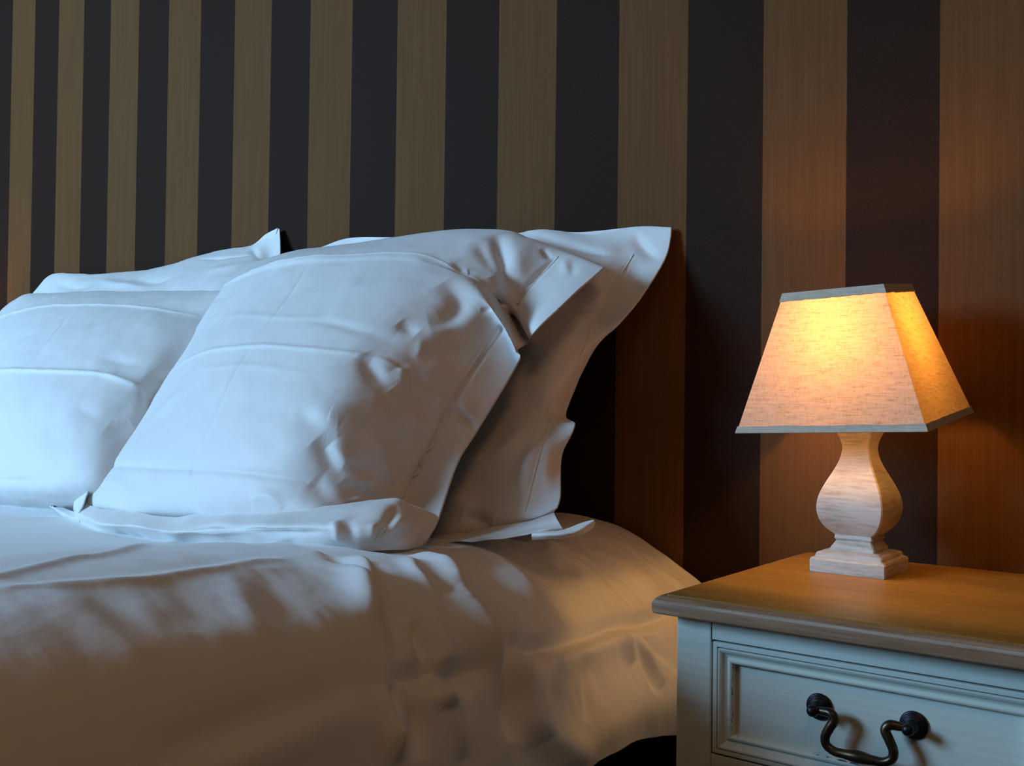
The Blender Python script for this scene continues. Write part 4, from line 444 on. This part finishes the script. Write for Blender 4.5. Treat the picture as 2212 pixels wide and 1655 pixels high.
# ---------------------------------------------------------------- table lamp
def table_lamp(ox, label):
    LX, LY = 2.3418+ox, -.121
    root = thing('table_lamp', (LX, LY, UP), label, 'lamp')
    prof = [(.0449, 0), (.0452, .001), (.0452, .0145), (.0440, .0168), (.0412, .0178), (.0402, .0186), (.0398, .0212), (.0385, .0232), (.0330, .0250), (.0290, .0256),
            (.0268, .0258), (.0266, .0282), (.0258, .0300), (.0240, .0325), (.0226, .0350), (.0212, .0372), (.0222, .0384), (.0232, .0400), (.0228, .0418), (.0226, .0440), (.0236, .0450)]
    prof2 = [(.0236, .0450), (.0290, .0500), (.0335, .0555), (.0368, .0620), (.0388, .0690), (.0396, .0760), (.0392, .0830), (.0376, .0910), (.0348, .0990), (.0308, .1080), (.0264, .1170), (.0222, .1260), (.0190, .1345), (.0172, .1420), (.0166, .1480), (.0172, .1540), (.0190, .1600), (.0216, .1660), (.0240, .1705), (.0242, .1740), (.0228, .1760)]
    def sq(nm, pr, smooth):
        pr = np.array(pr)
        if smooth: pr = cr(pr, np.linspace(0, len(pr)-1, 70))
        V, F = [], []; e = .0016; n = 0
        for r, z in pr:
            c = min(e, r*.2); ring = []
            for sx, sy in ((-1, -1), (1, -1), (1, 1), (-1, 1)):
                pair = [(sx*r, sy*(r-c)), (sx*(r-c), sy*r)]
                if (sx, sy) in ((-1, -1), (1, 1)): pass
                else: pair = pair[::-1]
                ring += pair
            n = len(ring); V += [(LX+x, LY+y, UP+z) for x, y in ring]
        for k in range(len(pr)-1):
            for a in range(n):
                b = (a+1) % n; F.append((k*n+a, k*n+b, k*n+n+b, k*n+n+a))
        F.append(tuple(range(n))[::-1]); F.append(tuple((len(pr)-1)*n+a for a in range(n)))
        return from_arrays(nm, V, F, M_WASH, root, smooth=False)
    sq('lamp_foot', prof, False); sq('lamp_stem', prof2, True)
    # shade
    A, B, H = .1101, .059, .1621; dy = .9129
    rx, ry, rz = .0994, -.037, -.0018
    R = Matrix.Rotation(rz, 3, 'Z')@Matrix.Rotation(ry, 3, 'Y')@Matrix.Rotation(rx, 3, 'X')
    O = Vector((2.337+ox, -.1226, .1794+UP))
    def w(x, y, z): return O+R@Vector((x, y, z))
    def rectpt(s, t, out=0.0):        # s around 0..4, t height 0..1
        k = int(s) % 4; f = s-int(s); r = A+(B-A)*t+out
        c = [(-1, -1), (1, -1), (1, 1), (-1, 1)]; a, b = c[k], c[(k+1) % 4]
        return w(r*(a[0]+(b[0]-a[0])*f), r*dy*(a[1]+(b[1]-a[1])*f), H*t)
    n, m = 4*12, 14; V = []; F = []
    for j in range(m+1):
        for i in range(n): V.append(rectpt(i*4/n, j/m))
    for j in range(m):
        for i in range(n):
            b = (i+1) % n; F.append((j*n+i, j*n+b, (j+1)*n+b, (j+1)*n+i))
    sh = from_arrays('lamp_shade', V, F, M_SHADE, root, smooth=False)
    rnd = random.Random(4)
    def trim(t0, t1, nm):
        V, F = [], []; n = 96; L = [(t0-.004, .0002), (t0, .0014), (t1, .0014), (t1, -.0012), (t0-.004, -.0012)]
        for i in range(n):
            s = i*4/n; wv = rnd.uniform(-.003, .003)
            for k, (t, o) in enumerate(L):
                tt = t+(wv if ((k in (2, 3)) == (t0 < .5)) else 0)
                V.append(rectpt(s, tt, o))
        q = len(L)
        for i in range(n):
            b = (i+1) % n
            for k in range(q): F.append((i*q+k, b*q+k, b*q+(k+1) % q, i*q+(k+1) % q))
        return from_arrays(nm, V, F, M_TRIM, root, smooth=False)
    trim(-.002, .046, 'lower_trim'); trim(.945, 1.004, 'upper_trim')
    # socket, bulb and light
    sk = tube('bulb_socket', [(LX, LY, UP+.175), (LX, LY, UP+.20), (LX, LY, UP+.215)], [.011, .013, .013], M_BRASS, root)
    V, F = [], []; pr = [(.012, .215), (.014, .225), (.021, .240), (.0235, .252), (.021, .265), (.013, .275), (.002, .278)]; n = 20
    for r, z in pr: V += [(LX+r*math.cos(2*math.pi*a/n), LY+r*math.sin(2*math.pi*a/n), UP+z) for a in range(n)]
    for k in range(len(pr)-1):
        for a in range(n): b = (a+1) % n; F.append((k*n+a, k*n+b, k*n+n+b, k*n+n+a))
    F.append(tuple(range(n))[::-1]); F.append(tuple((len(pr)-1)*n+a for a in range(n)))
    bulb = from_arrays('bulb', V, F, M_BULB, root); bulb.visible_shadow = True
    for k in range(4):                                          # wires of the shade carrier
        c = [(-1, -1), (1, -1), (1, 1), (-1, 1)][k]; r = A+(B-A)*.9
        tube('shade_carrier_wire', [Vector((LX, LY, UP+.214))+Vector((c[0]*.012, c[1]*.012, 0)), (Vector((LX, LY, UP+.21))+w(c[0]*r, c[1]*r*dy, H*.9))/2, w(c[0]*(r-.002), c[1]*(r-.002)*dy, H*.9)], .0009, M_BRASS, root, 6)
    l = bpy.data.lights.new('bulb_light', 'POINT'); l.energy = BULB_POWER; l.color = BULB_COLOR; l.shadow_soft_size = .024
    lo = bpy.data.objects.new('bulb_light', l); COL.objects.link(lo); lo.location = (LX-.006, LY-.012, UP+.272)
    bulb.hide_render = False
    return root
nightstand(-2.62, 'second pale blue-green nightstand on the far left side of the bed, beyond the picture edge')
table_lamp(-2.45, 'second lit table lamp beyond the left picture edge, glowing on the striped wall')
table_lamp(0, 'lit table lamp with a square tapered linen shade and whitewashed wooden stem on the nightstand')
